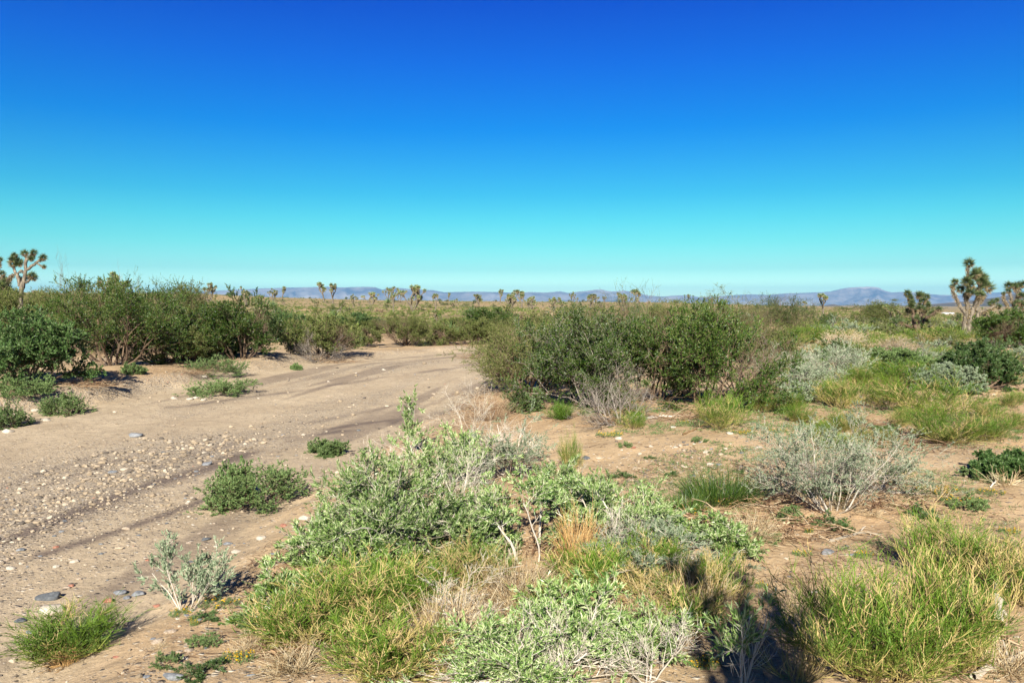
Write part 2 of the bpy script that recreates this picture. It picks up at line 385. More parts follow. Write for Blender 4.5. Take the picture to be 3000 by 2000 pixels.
def broom_shrub(seed, W, H, n=42, k2=7, k3=6, e0=20, e1=88, mat='broom', dead=.25, r=.0016, wob=.10, up=.10, base=.10, green=(0, 1)):
    """fine green stems fanning up from a straw-coloured base"""
    rg = np.random.default_rng(seed); S = max(W, H)
    p, d = radial(n, base*W, e0, e1, rg)
    A = grow(p, d, S*.58*rg.uniform(.6, 1.1, n), .0026, 7, wob, up, rg, .5)
    p, d, _, pa = spawn(*A, k2, .15, .95, .25, .8, rg); B = grow(p, d, S*.26*rg.uniform(.4, 1.3, len(p)), .0017, 6, wob, up, rg, .5)
    p, d, _, pb = spawn(*B, k3, .1, 1, .3, .9, rg); D = grow(p, d, S*.12*rg.uniform(.4, 1.4, len(p)), r, 5, wob*1.3, up, rg, .45)
    lv = [A, B, D]; fit(lv, W, H)
    dA = rg.random(n) < dead*.5; dB = dA[pa] | (rg.random(len(pa)) < dead*.5); dD = dB[pb] | (rg.random(len(pb)) < dead*.3)
    def rn(P, dd, lo):
        g = lo+(P[..., 2]/H)*(1.15-lo)+rg.normal(0, .10, P.shape[:2]); g = g*(green[1]-green[0])+green[0]
        return np.clip(np.where(dd[:, None], rg.uniform(0, .3, len(P))[:, None], g), 0, 1)
    st = [tubes(A[0], A[1], 3, rn(A[0], dA, .0), seed), tubes(B[0], B[1], 3, rn(B[0], dB, .15), seed+1)]
    return [('stems', part_mesh('stems', st, mat)), ('green_twigs', part_mesh('green_twigs', [tubes(D[0], D[1], 3, rn(D[0], dD, .3), seed+2)], mat))]
def straw_tuft(seed, W, H, n=160, mat='straw', e0=8, e1=85, r=.0016, curl=-.05, k=2):
    rg = np.random.default_rng(seed); p, d = radial(n, .15*W, e0, e1, rg)
    A = grow(p, d, max(W, H)*.6*rg.uniform(.4, 1.1, n), r, 6, .14, curl, rg, .4)
    q, dd, _, _ = spawn(*A, k, .3, .95, .3, .9, rg); B = grow(q, dd, max(W, H)*.22*rg.uniform(.5, 1.2, len(q)), r*.7, 4, .16, curl, rg, .4)
    lv = [A, B]; fit(lv, W, H)
    return [('stems', part_mesh('stems', [tubes(P, R, 3, seed=seed+i) for i, (P, R) in enumerate(lv)], mat))]
def grass_tuft(seed, W, H, n=500, mat='green_leaf', tips=True):
    rg = np.random.default_rng(seed); p, d = radial(n, .32*W, 35, 88, rg)
    A = grow(p, d, H*1.1*rg.uniform(.4, 1.1, n), .0022, 5, .10, -.03, rg, .3); fit([A], W, H)
    return [('blades', part_mesh('blades', [tubes(A[0], A[1], 3, seed=seed)], mat))]
def mat_plant(seed, W, H, n=26, k2=9, nl=14, ll=.022, lw=.010, leaf='mat_leaf', stem='brown_stem'):
    return leafy_shrub(seed, W, H, n=n, k2=k2, k3=4, nl=nl, ll=ll, lw=lw, e0=4, e1=60, stem=stem, leaf=leaf, r0=.004, wob=.2, up=.02, bare=.0, base=.22)
def flower_patch(seed, W, H=.07, n=90, nf=40):
    rg = np.random.default_rng(seed); a = rg.uniform(0, 2*np.pi, n); q = W/2*np.sqrt(rg.random(n))
    c = np.stack([q*np.cos(a), q*np.sin(a)*.7, np.zeros(n)], 1)
    P, R = grow(c, rg.normal(0, .5, (n, 3))+np.array([0, 0, 1.]), H*rg.uniform(.4, 1, n), .0012, 4, .3, 0, rg)
    qv, dd, _, _ = spawn(P, R, 14, .1, 1, .4, 1.3, rg)
    lf = leaves(qv, dd, .022*rg.uniform(.6, 1.4, len(qv)), .004, rg)
    # each flower: a five-petalled head
    s = rg.choice(n, nf); top = P[s, -1]+rg.normal(0, .01, (nf, 3))+np.array([0, 0, .008]); pet = []
    for j in range(6):
        an = j/6*2*np.pi+rg.random(nf); pd = np.stack([np.cos(an), np.sin(an), np.full(nf, .35)], 1)
        pet.append(leaves(top, pd, .012, .010, rg))
    return [('leaves', part_mesh('leaves', [tubes(P, R, 3, seed=seed), lf], 'mat_leaf')), ('flowers', part_mesh('flowers', pet, 'flower'))]
def twig_pile(seed, W, H, n=70, mat='litter', r=.004):
    rg = np.random.default_rng(seed); a = rg.uniform(0, 2*np.pi, n); q = W*.4*np.sqrt(rg.random(n))
    c = np.stack([q*np.cos(a), q*np.sin(a)*.6, rg.random(n)**2*H*.6], 1); b = rg.uniform(0, 2*np.pi, n)
    A = grow(c, np.stack([np.cos(b), np.sin(b), rg.normal(0, .15, n)], 1), W*.35*rg.uniform(.3, 1.2, n), r*rg.uniform(.4, 1.4, n), 6, .14, -.03, rg, .4)
    q2, dd, rr, _ = spawn(*A, 3, .2, 1, .3, .9, rg); B = grow(q2, dd, W*.14*rg.uniform(.4, 1.2, len(q2)), rr*.6, 4, .15, -.02, rg, .4)
    for P in (A[0], B[0]): P[..., 2] = np.clip(P[..., 2], .004, H)
    return [('twigs', part_mesh('twigs', [tubes(A[0], A[1], 4, seed=seed), tubes(B[0], B[1], 3, seed=seed+1)], mat))]
def rosette(seed, R=.30, n=120, w=.03, green=True):
    rg = np.random.default_rng(seed); u = rg.uniform(-.25 if green else -1.0, 1 if green else -.15, n); a = rg.uniform(0, 2*np.pi, n); s = np.sqrt(1-u*u)
    D = np.stack([s*np.cos(a), s*np.sin(a), u], 1)
    return leaves(D*R*.12, D, R*rg.uniform(.6, 1.12, n)*(1 if green else .9), w, rg, fold=.4)
def yucca(seed, R=.6, n=110):
    rg = np.random.default_rng(seed); e = np.radians(rg.uniform(8, 88, n)); a = rg.uniform(0, 2*np.pi, n)
    D = np.stack([np.cos(e)*np.cos(a), np.cos(e)*np.sin(a), np.sin(e)], 1)
    e2 = np.radians(rg.uniform(-5, 25, n//2)); a2 = rg.uniform(0, 2*np.pi, n//2); D2 = np.stack([np.cos(e2)*np.cos(a2), np.cos(e2)*np.sin(a2), np.sin(e2)], 1)
    return [('leaves', part_mesh('leaves', [leaves(D*.04, D, R*rg.uniform(.7, 1.1, n), .035, rg, fold=.4)], 'yucca_leaf')),
            ('dead_leaves', part_mesh('dead_leaves', [leaves(D2*.04, D2, R*.8*rg.uniform(.6, 1.1, n//2), .03, rg, fold=.3)], 'rosette_tan'))]

ROS_G = [part_mesh('leaf_rosette', [rosette(900+i, .35, 190, .024)], 'tuft_green') for i in range(4)]
ROS_T = [part_mesh('dead_leaf_skirt', [rosette(930+i, .30, 90, .026, False)], 'tuft_tan') for i in range(4)]
def limb_tubes(limbs, k=8, seed=0):
    """each limb: list of (x,y,z,radius); resampled smoothly"""
    out = []
    for li, L in enumerate(limbs):
        a = np.array(L, float); n = max(6, len(a)*4); t = np.linspace(0, len(a)-1, n)
        Q = np.stack([np.interp(t, np.arange(len(a)), a[:, c]) for c in range(4)], 1)
        for _ in range(2): Q[1:-1] = Q[1:-1]*.5+(Q[:-2]+Q[2:])*.25
        rg = np.random.default_rng(seed+li); Q[1:-1, :3] += rg.normal(0, .012, (n-2, 3)); Q[:, 3] *= rg.uniform(.9, 1.12, n)
        out.append(tubes(Q[None, :, :3], Q[None, :, 3], k, seed=seed+li))
    return out
def shag(limbs, seed, dens=260, t_from=.35):
    """dead leaves hanging along the upper part of each limb"""
    rg = np.random.default_rng(seed); o = []
    for L in limbs:
        a = np.array(L, float); n = int(dens*np.linalg.norm(a[-1, :3]-a[0, :3])*(1-t_from))+4
        t = rg.uniform(t_from, 1, n)*(len(a)-1); Q = np.stack([np.interp(t, np.arange(len(a)), a[:, c]) for c in range(4)], 1)
        d = rg.normal(size=(n, 3)); d[:, 2] = -abs(d[:, 2])*.9; d = norm(d)
        o.append(leaves(Q[:, :3]+d*Q[:, 3:]*.7, d, .16*rg.uniform(.6, 1.2, n), .03, rg))
    return o
def joshua_detailed(loc, limbs, tips, label, group=None, scale=1.0, rs=1.0, seed=0, shag_from=.35, bark='bark'):
    limbs = [[(a, b, c, r*.82) for a, b, c, r in L] for L in limbs]
    root = empty('joshua_tree', loc); tag(root, label, 'joshua tree', group)
    V, F, R = join(limb_tubes(limbs, 9, seed)); mesh_obj('trunk', make_mesh('trunk', V, F, [bark], attrs={'rnd': R}, smooth=True), root)
    mesh_obj('dead_leaves', part_mesh('dead_leaves', shag(limbs, seed+3, t_from=shag_from), 'tuft_tan'), root)
    rg = random.Random(seed)
    for i, t in enumerate(tips):
        s = rs*(t[3] if len(t) > 3 else 1.0)
        r = mesh_obj('leaf_rosette', ROS_G[i % 4], root, t[:3]); r.scale = (s, s, s*1.05)
        r.rotation_euler = (rg.uniform(-.5, .5), rg.uniform(-.5, .5), rg.uniform(0, 6.3))
        k = mesh_obj('dead_leaf_skirt', ROS_T[i % 4], r, (0, 0, -.03))
    root.scale = (scale,)*3
    return root
def joshua_skeleton(seed, H, levels=3, bushy=False, nb=2):
    rg = random.Random(seed); limbs = []; tips = []
    def go(p, d, L, r, lv):
        q = p+d*L*.5+Vector((rg.uniform(-.04, .04),)*3); e = p+d*L+Vector((0, 0, L*.12))
        limbs.append([(*p, r), (*q, r*.85), (*e, r*.72)])
        if lv == 0 or (lv <= levels-2 and rg.random() < .22): tips.append(tuple(e+Vector((0, 0, .06)))); return
        for i in range(nb if rg.random() < .75 else nb+1):
            az = rg.uniform(0, 6.3); t = rg.uniform(.4, 1.25) if lv < levels or bushy else rg.uniform(.35, .9)
            nd = Vector((math.sin(t)*math.cos(az), math.sin(t)*math.sin(az), math.cos(t)*.9+.15)); nd = (nd+d*.5).normalized()
            go(e, nd, L*rg.uniform(.6, 1.2), r*.74, lv-1)
    d0 = Vector((rg.uniform(-.15, .15), rg.uniform(-.15, .15), 1)).normalized()
    if bushy:
        for i in range(4):
            az = i*1.57+rg.random(); go(Vector((0, 0, 0)), Vector((math.cos(az)*.55, math.sin(az)*.55, .8)).normalized(), H*.34, .12, levels-1)
    else: go(Vector((0, 0, -.05)), d0, H*rg.uniform(.16, .3), .16, levels)
    z = max(t[2] for t in tips)+.2; s = H/z
    limbs = [[(x*s, y*s, q*s, r) for x, y, q, r in L] for L in limbs]; tips = [(x*s, y*s, q*s) for x, y, q in tips]
    return limbs, tips
def joshua_simple(seed, H, levels=2, bushy=False, nb=2, rs=1.0):
    """distant tree: trunk and crown as two parts"""
    limbs, tips = joshua_skeleton(seed, H, levels, bushy, nb)
    V, F, R = join(limb_tubes(limbs, 5, seed)); tr = make_mesh('trunk', V, F, ['bark'], attrs={'rnd': R}, smooth=True)
    g, t = [], []
    for i, p in enumerate(tips):
        v, f, r = rosette(seed*31+i, .36*rs, 60, .07); g.append((v+np.array(p), f, r))
        v, f, r = rosette(seed*57+i, .34*rs, 50, .08, False); t.append((v+np.array(p)-np.array([0, 0, .08]), f, r))
    t += shag(limbs, seed+5, 22, .6)
    return [('trunk', tr), ('leaf_rosettes', part_mesh('leaf_rosettes', g, 'rosette_green')), ('dead_leaves', part_mesh('dead_leaves', t, 'rosette_tan'))]

# ------------------------------------------------------------------ ground sheet
def build_ground():
    az = np.radians(np.concatenate([np.arange(-180, -42, 4.0), np.linspace(-42, 42, 900), np.arange(46, 180, 4.0)]))
    rr = np.concatenate([[0.02], np.geomspace(.4, 2.2, 14)[:-1], np.geomspace(2.2, 60, 620)[:-1], np.geomspace(60, 900, 260)[:-1], np.geomspace(900, 26000, 60)])
    A, Rr = np.meshgrid(az, rr); X = Rr*np.sin(A); Y = Rr*np.cos(A); Z = height(X, Y)
    n, m = X.shape; idx = np.arange(n*m).reshape(n, m); nx = np.roll(idx, -1, axis=1)
    F = np.stack([idx[:-1], idx[1:], nx[1:], nx[:-1]], -1).reshape(-1, 4)[:, ::-1]
    T, S = wash_coords(X, Y); nearf = 1-sstep(60, 90, Rr)
    nb = .25*fbm(S/1.3, T*0+3.3, 21, 3)+.12*fbm(X*2.1, Y*2.1, 22, 2)
    inw = (1-sstep(.86, 1.12, np.abs(T+nb*.7)))*nearf
    # gravel: a coarse bar on the left of the wash, thinner strips elsewhere
    bar = np.exp(-((T-.22)/.30)**2)*sstep(15, 10, S*0+Y)*sstep(-.25, .15, fbm(S/2.5, T*3, 61, 3)+.1)
    strips = sstep(.02, .22, fbm(T*5, S/6, 62, 3))*.55
    edge = np.exp(-((np.abs(T)-1.02)/.10)**2)*.8
    grav = np.clip(inw*(bar*1.0+strips*.65)+edge*nearf*sstep(7, 13, Y)*.8+.25*sstep(.1, .25, fbm(X/1.2, Y/1.2, 63, 3))*nearf, 0, 1)
    def line_d(pts):
        P = [at(*p) for p in pts]; best = np.full(X.shape, 1e9)
        for a, b in zip(P[:-1], P[1:]):
            dx, dy = b[0]-a[0], b[1]-a[1]; L2 = dx*dx+dy*dy
            u = np.clip(((X-a[0])*dx+(Y-a[1])*dy)/L2, 0, 1); best = np.minimum(best, np.hypot(X-a[0]-u*dx, Y-a[1]-u*dy))
        return best
    jag = fbm(T*6, S/1.2, 71, 4)
    damp = np.zeros_like(X)
    for pts, w, s in (([(0, 1590), (200, 1510), (380, 1440), (612, 1371), (765, 1314), (970, 1256), (1186, 1225), (1340, 1193)], .13, .8),
                      ([(500, 1195), (700, 1165), (840, 1150), (1120, 1107), (1390, 1069)], .16, .65),
                      ([(128, 1622), (300, 1570), (478, 1510), (606, 1462), (720, 1425)], .07, .8),
                      ([(900, 1240), (1100, 1200), (1300, 1150)], .12, .45),
                      ([(1180, 1240), (1260, 1205), (1350, 1190), (1400, 1180)], .35, .9),
                      ([(820, 1285), (1000, 1262)], .16, .6)):
        d = line_d(pts); damp = np.maximum(damp, s*np.exp(-(d/(w*(1+1.6*jag)))**2)*sstep(-.22, .12, jag+.05))
    damp = np.clip(damp*inw+inw*.45*sstep(.05, .20, fbm(T*8, S/7, 72, 3)), 0, .85)
    red = np.clip((1-inw)*sstep(-.05, .25, fbm(X/3, Y/3, 81, 3))*.35*nearf, 0, 1)
    far = sstep(28, 70, Rr+12*fbm(X/9, Y/9, 91, 2))
    me = make_mesh('ground', np.stack([X, Y, Z], -1).reshape(-1, 3), [F], ['ground'],
                   attrs={'wash': inw.ravel(), 'damp': damp.ravel(), 'gravel': grav.ravel(), 'red': red.ravel(), 'far': far.ravel()}, smooth=True)
    o = mesh_obj('ground', me); tag(o, 'tan sandy desert floor with a gravelly dry wash crossing it', 'ground', kind='structure')
build_ground()

# ------------------------------------------------------------------ mountains and low hills
def mountain_mat(name, c1, c2, cliff=None, zc=0.0):
    c1, c2 = tuple(v*ALB for v in c1), tuple(v*ALB for v in c2)
    m, t, N, L = new_mat(name)
    out = N.new('ShaderNodeOutputMaterial'); p = N.new('ShaderNodeBsdfPrincipled'); p.inputs['Roughness'].default_value = .95; p.inputs['Specular IOR Level'].default_value = .05; L.new(p.outputs[0], out.inputs[0])
    geo = N.new('ShaderNodeNewGeometry'); n = N.new('ShaderNodeTexNoise'); n.inputs['Scale'].default_value = .0012; n.inputs['Detail'].default_value = 9; n.inputs['Roughness'].default_value = .65; L.new(geo.outputs['Position'], n.inputs['Vector'])
    r = N.new('ShaderNodeValToRGB'); set_ramp(r, [(.35, c1), (.65, c2)]); L.new(n.outputs[0], r.inputs[0]); col = r.outputs[0]
    if cliff:
        a = N.new('ShaderNodeAttribute'); a.attribute_name = 'cliff'; mx = N.new('ShaderNodeMix'); mx.data_type = 'RGBA'; L.new(a.outputs['Fac'], mx.inputs[0]); L.new(col, mx.inputs[6]); mx.inputs[7].default_value = (*cliff, 1); col = mx.outputs[2]
    L.new(col, p.inputs['Base Color']); return m
M['mountain'] = mountain_mat('mountain', (.14, .125, .12), (.42, .37, .33), cliff=(.48, .40, .34))
M['hill'] = mountain_mat('hill', (.10, .085, .06), (.20, .16, .11))
def ridge(name, prof, R, depth, z0, mat, label, seed, n=1100, rows=60, rough=.7, back=.6, cliff=False):
    xs = np.array([p[0] for p in prof], float); ys = np.array([p[1] for p in prof], float)
    px = np.linspace(xs[0], xs[-1], n); top = (HORIZON-np.interp(px, xs, ys))/FPX
    a = np.arctan((px-CX)/FPX)
    v = np.linspace(-1, back, rows)
    A, Vv = np.meshgrid(a, v); Tp = np.repeat(top[None], rows, 0)
    sec = 1/np.cos(A)
    prof_v = np.where(Vv < 0, (1+Vv)**1.35, (1-(Vv/back))**1.2)
    Rr = R+Vv*depth
    xx = A*R/(depth*.20); yy = Vv*3
    rid = 1-2*np.abs(fbm(xx, yy, seed, 5)); rid = rid-.75
    side = 4*prof_v*(1-prof_v)
    zt = Tp*R*sec+CAM_Z
    Z = z0+(zt-z0)*np.clip(prof_v+side*rough*rid*.9, 0, 1.0)
    Z = np.minimum(Z, z0+(zt-z0))
    X = Rr*sec*np.sin(A); Y = Rr*sec*np.cos(A)
    # keep the crest at the height measured along the ray
    idx = np.arange(n*rows).reshape(rows, n)
    F = np.stack([idx[:-1, :-1], idx[:-1, 1:], idx[1:, 1:], idx[1:, :-1]], -1).reshape(-1, 4)
    cl = np.zeros_like(Z)
    if cliff:
        for c0, w, s in ((2535, 60, .85), (2680, 45, .5), (1760, 50, .45), (1815, 22, .4), (2095, 25, .35), (2470, 25, .35), (2780, 40, .4)):
            cl = np.maximum(cl, s*np.exp(-((np.tan(A)*FPX+CX-c0)/w)**2)*sstep(.80, .93, prof_v+.12*fbm(A*900, Vv*9, seed+3, 3))*(Vv < .02))
    me = make_mesh(name, np.stack([X, Y, Z], -1).reshape(-1, 3), [F], [mat], attrs={'cliff': cl.ravel()}, smooth=True)
    tag(mesh_obj(name, me), label, 'mountains' if R > 10000 else 'hills', kind='structure')
ridge('mountains', [(300, 862), (600, 856), (700, 850), (750, 848), (780, 846), (900, 843), (960, 841), (1000, 843), (1070, 841), (1100, 842), (1120, 849), (1150, 841), (1200, 847), (1240, 849), (1270, 850), (1300, 856), (1330, 855), (1390, 854), (1450, 855), (1500, 857), (1520, 858), (1550, 855), (1600, 857), (1640, 853), (1665, 858), (1700, 854), (1740, 849), (1760, 848), (1790, 854), (1830, 851), (1860, 857), (1900, 866), (1940, 869), (1980, 866), (2010, 865), (2050, 871), (2090, 869), (2150, 865), (2200, 863), (2250, 865), (2300, 861), (2380, 859), (2430, 857), (2460, 850), (2485, 846), (2510, 845), (2540, 844), (2570, 846), (2590, 855), (2610, 860), (2660, 858), (2700, 863), (2750, 867), (2800, 868), (2900, 863), (2950, 860), (3000, 858), (3200, 855), (3400, 862)],
      20000, 3200, -60, 'mountain', 'long hazy blue mountain range along the horizon', 11, cliff=True)
ridge('hills', [(2330, 899), (2400, 896), (2440, 891), (2470, 896), (2530, 899), (2580, 892), (2620, 895), (2680, 894), (2740, 890), (2800, 886), (2860, 880), (2920, 874), (2990, 862), (3060, 850), (3200, 835), (3500, 830)],
      5200, 1100, -20, 'hill', 'low dark brown hills in front of the mountains at the right', 12, n=300, rough=.15)

# ------------------------------------------------------------------ placing plants
def plant(name, parts, loc, label, cat, group=None, scale=(1, 1, 1), rz=0.0):
    root = empty(name, loc, rz); root.scale = scale
    tag(root, label, cat, group)
    for pn, me in parts: mesh_obj(pn, me, root)
    return root
_rs = random.Random(4)
def hero(name, maker, seed, px, py, w, h, label, cat='shrub', group=None, rz=0.0, kw=None, depth=None):
    """a plant of its own shape: base at the pixel, w and h in photograph pixels"""
    x, y = at(px, py); W = w/FPX*y; H = h/FPX*y
    return plant(name, maker(seed, W, H, **(kw or {})), (x, y, hz(x, y)), label, cat, group, rz=rz)
def copyof(name, proto, px, py, w, h, label, cat='shrub', group=None, rz=None):
    parts, PW, PH = proto
    x, y = at(px, py); W = w/FPX*y; H = h/FPX*y
    return plant(name, parts, (x, y, hz(x, y)), label, cat, group, (W/PW, W/PW, H/PH), _rs.uniform(0, 6.28) if rz is None else rz)

sil = dict(stem='pale_stem', leaf='silver_leaf')
# --- the big silvery shrub in the middle and its neighbours
hero('silvery_shrub', leafy_shrub, 101, 1180, 1600, 560, 265, 'big silvery green shrub with lance leaves, left mass of the central thicket', kw=dict(n=30, k2=8, k3=7, nl=20, ll=.034, lw=.008, e0=10, e1=72, bare=.12, r0=.010))
hero('silvery_shrub', leafy_shrub, 102, 1545, 1625, 330, 250, 'open silvery shrub standing on bare white forked trunks in the centre foreground', kw=dict(n=6, k2=5, k3=5, k4=3, nl=12, ll=.030, lw=.008, e0=62, e1=86, bare=.2, r0=.011, up=.01, base=.22, t0=.6, wob=.11))
hero('silvery_shrub', leafy_shrub, 103, 1800, 1560, 380, 150, 'low silvery leafy shrub just right of the bare white forked trunks', kw=dict(n=20, k2=8, k3=6, nl=20, ll=.032, lw=.008, e0=12, e1=75, bare=.1, r0=.008))
hero('silvery_shrub', leafy_shrub, 104, 1490, 1390, 320, 160, 'greyish silvery shrub behind the white forked trunks, in front of the straw-based bush', kw=dict(n=22, k2=8, k3=6, nl=14, ll=.035, lw=.007, e0=15, e1=85, bare=.25, r0=.006, leaf='greygreen_leaf'))
hero('silvery_shrub', leafy_shrub, 105, 1290, 1430, 280, 185, 'silvery shoots reaching up over the wash from behind the central thicket', kw=dict(n=10, k2=6, k3=5, nl=20, ll=.036, lw=.009, e0=40, e1=88, bare=.1, r0=.008, wob=.12))
hero('silvery_shrub', leafy_shrub, 106, 1190, 1330, 70, 185, 'single tall leafy silvery shoot standing up against the wash', kw=dict(n=2, k2=8, k3=3, nl=16, ll=.045, lw=.012, e0=75, e1=88, bare=0, r0=.008, wob=.1))
hero('bare_branched_shrub', leafy_shrub, 107, 1400, 1330, 200, 220, 'pale leafless branching stem rising from the silvery shrub by the straw-based bush', kw=dict(n=3, k2=7, k3=6, k4=3, nl=2, ll=.02, lw=.005, e0=60, e1=85, bare=.7, r0=.006, wob=.1))
hero('bare_branched_shrub', leafy_shrub, 108, 1280, 1590, 520, 290, 'tangle of bleached leafless twigs spread through the left of the central thicket', kw=dict(n=9, k2=7, k3=6, k4=3, nl=1, ll=.02, lw=.004, e0=15, e1=80, bare=.8, r0=.006, wob=.14))
hero('silvery_shrub', leafy_shrub, 109, 1560, 1990, 620, 200, 'silvery leafy shrub filling the bottom edge of the photo below the yellow-green broom', kw=dict(n=26, k2=8, k3=7, nl=15, ll=.023, lw=.0058, e0=8, e1=76, bare=.34, r0=.006))
hero('silvery_shrub', leafy_shrub, 110, 855, 1800, 230, 120, 'small silvery shrub at the left end of the yellow-green broom mass', kw=dict(n=14, k2=6, k3=5, nl=16, ll=.035, lw=.009, e0=10, e1=70, bare=.1, r0=.005))
hero('silvery_shrub', leafy_shrub, 111, 2175, 2030, 230, 300, 'thin white-stemmed plant with few leaves against the black shadow at the bottom', kw=dict(n=5, k2=6, k3=4, nl=8, ll=.040, lw=.009, e0=55, e1=86, bare=.55, r0=.005, wob=.1))
hero('silvery_shrub', leafy_shrub, 112, 2080, 1600, 250, 80, 'low silvery leafy plant between the central thicket and the fallen twigs', kw=dict(n=14, k2=6, k3=5, nl=14, ll=.035, lw=.009, e0=10, e1=70, bare=.1, r0=.005))
hero('silvery_shrub', leafy_shrub, 113, 548, 1790, 210, 215, 'small upright silvery shrub alone on the sand beside yellow flowers', kw=dict(n=8, k2=6, k3=4, nl=18, ll=.026, lw=.007, e0=40, e1=86, bare=.0, r0=.003, wob=.10, t0=.12, leaf='greygreen_leaf'))
hero('silvery_shrub', leafy_shrub, 114, 1730, 1870, 300, 190, 'silvery shoots growing up through dry straw near the bottom centre', kw=dict(n=8, k2=6, k3=5, nl=12, ll=.036, lw=.009, e0=35, e1=80, bare=.3, r0=.006))
hero('silvery_shrub', leafy_shrub, 115, 1930, 1930, 330, 130, 'sparse silvery sprigs at the bottom left of the black shadow', kw=dict(n=12, k2=6, k3=5, nl=12, ll=.034, lw=.008, e0=15, e1=75, bare=.25, r0=.005))
hero('silvery_shrub', leafy_shrub, 116, 1900, 1660, 420, 110, 'fine-leaved silvery shrub between the right broom clump and the yellow flowers', kw=dict(n=22, k2=7, k3=5, nl=14, ll=.030, lw=.007, e0=12, e1=75, bare=.2, r0=.005, leaf='greygreen_leaf'))
hero('white_stemmed_shrub', leafy_shrub, 120, 2435, 1500, 420, 290, 'pale grey-green shrub with many upright white stems rising from the fallen twigs', kw=dict(n=18, k2=5, k3=6, k4=3, nl=8, ll=.020, lw=.007, e0=42, e1=85, bare=.15, r0=.006, leaf='greygreen_leaf', wob=.09, base=.10))
hero('white_stemmed_shrub', leafy_shrub, 121, 2560, 1440, 330, 160, 'pale grey-green shrub leaning right beside the many white stems', kw=dict(n=16, k2=6, k3=6, nl=12, ll=.022, lw=.007, e0=15, e1=65, bare=.25, r0=.005, leaf='greygreen_leaf', wob=.12))
for i, (px, py, w, h, lab) in enumerate([(1640, 2010, 260, 260, 'bleached forked stem rising from the bottom edge at the centre'), (1900, 2000, 300, 230, 'bleached arching stems at the bottom edge left of the black shadow'), (1330, 1830, 330, 170, 'bleached bare twigs crossing the broom mounds'),
        (1830, 1640, 170, 170, 'short bleached stems standing at the right of the white forked trunks'), (1000, 1640, 240, 160, 'bleached twigs sticking out left over the sand'), (1120, 1430, 330, 150, 'bare grey twigs reaching left over the wash from the central thicket')]):
    hero('bare_branched_shrub', leafy_shrub, 130+i, px, py, w, h, lab, kw=dict(n=6, k2=6, k3=5, k4=2, nl=1, ll=.02, lw=.004, e0=20, e1=78, bare=.85, r0=.0045, wob=.12))
hero('silvery_shrub', leafy_shrub, 117, 1010, 1640, 330, 130, 'low silvery skirt at the left foot of the central thicket', kw=dict(n=20, k2=8, k3=6, nl=18, ll=.032, lw=.008, e0=8, e1=60, bare=.1, r0=.005))
hero('silvery_shrub', leafy_shrub, 118, 1370, 1610, 220, 120, 'silvery shoots between the left mass and the white forked trunks', kw=dict(n=14, k2=7, k3=6, nl=16, ll=.032, lw=.008, e0=25, e1=80, bare=.2, r0=.006))
hero('silvery_shrub', leafy_shrub, 119, 1650, 1480, 240, 130, 'silvery canopy of leaves right behind the white forked trunks', kw=dict(n=12, k2=7, k3=6, nl=16, ll=.032, lw=.008, e0=30, e1=80, bare=.2, r0=.006))
# --- yellow-green broom masses along the bottom
hero('broom_shrub', broom_shrub, 201, 1090, 1810, 470, 170, 'wide yellow-green broom mound below the big silvery shrub', kw=dict(n=80, k2=8, k3=8, e0=12, e1=85, dead=.3))
hero('broom_shrub', broom_shrub, 202, 900, 1880, 300, 150, 'yellow-green broom mound at the left end of the thicket', kw=dict(n=60, k2=8, k3=7, e0=10, e1=85, dead=.35))
hero('broom_shrub', broom_shrub, 203, 1130, 1960, 330, 150, 'yellow-green broom mound touching the bottom edge, left of centre', kw=dict(n=60, k2=8, k3=7, e0=10, e1=85, dead=.45))
hero('broom_shrub', broom_shrub, 204, 1370, 1720, 260, 140, 'broom tuft tucked under the bare white forked trunks', kw=dict(n=46, k2=7, k3=7, e0=15, e1=85, dead=.4))
hero('broom_shrub', broom_shrub, 205, 1740, 1720, 230, 130, 'rounded bright broom tuft below the orange dry twigs', kw=dict(n=46, k2=8, k3=8, e0=15, e1=88, dead=.2))
hero('broom_shrub', broom_shrub, 206, 1925, 1665, 200, 110, 'bright broom tuft in front of the low silvery leafy shrub', kw=dict(n=40, k2=8, k3=8, e0=15, e1=88, dead=.15))
hero('broom_shrub', broom_shrub, 207, 2090, 1760, 180, 150, 'straw-tipped broom tuft at the right end of the thicket above bare sand', kw=dict(n=40, k2=7, k3=6, e0=20, e1=85, dead=.5))
hero('broom_shrub', broom_shrub, 208, 1590, 1810, 190, 120, 'dim broom tuft in the hollow at the bottom centre', kw=dict(n=36, k2=7, k3=6, e0=20, e1=85, dead=.3))
hero('broom_shrub', broom_shrub, 209, 2020, 1850, 200, 130, 'broom tuft in the dry straw beside the black shadow', kw=dict(n=36, k2=7, k3=6, e0=20, e1=85, dead=.35))
hero('broom_shrub', broom_shrub, 210, 1900, 1765, 260, 110, 'pale broom tuft half buried in dry straw stems', kw=dict(n=36, k2=7, k3=6, e0=20, e1=85, dead=.6))
hero('broom_shrub', broom_shrub, 211, 2560, 1990, 480, 320, 'tall bright green broom bush at the bottom right with yellow stems', kw=dict(n=64, k2=8, k3=8, e0=28, e1=86, dead=.25, base=.12, wob=.08))
hero('broom_shrub', broom_shrub, 212, 2790, 1960, 330, 330, 'green broom bush at the bottom right, right of the tall bright one', kw=dict(n=50, k2=8, k3=7, e0=35, e1=86, dead=.35, wob=.08))
hero('broom_shrub', broom_shrub, 213, 2790, 1700, 300, 190, 'hazy green broom behind the two bushes at the bottom right', kw=dict(n=44, k2=7, k3=7, e0=25, e1=86, dead=.35))
hero('broom_shrub', broom_shrub, 214, 2330, 1985, 240, 190, 'mostly leafless fan of thin brown stems left of the tall broom bush', kw=dict(n=34, k2=3, k3=1, e0=25, e1=80, dead=2.2, wob=.06))
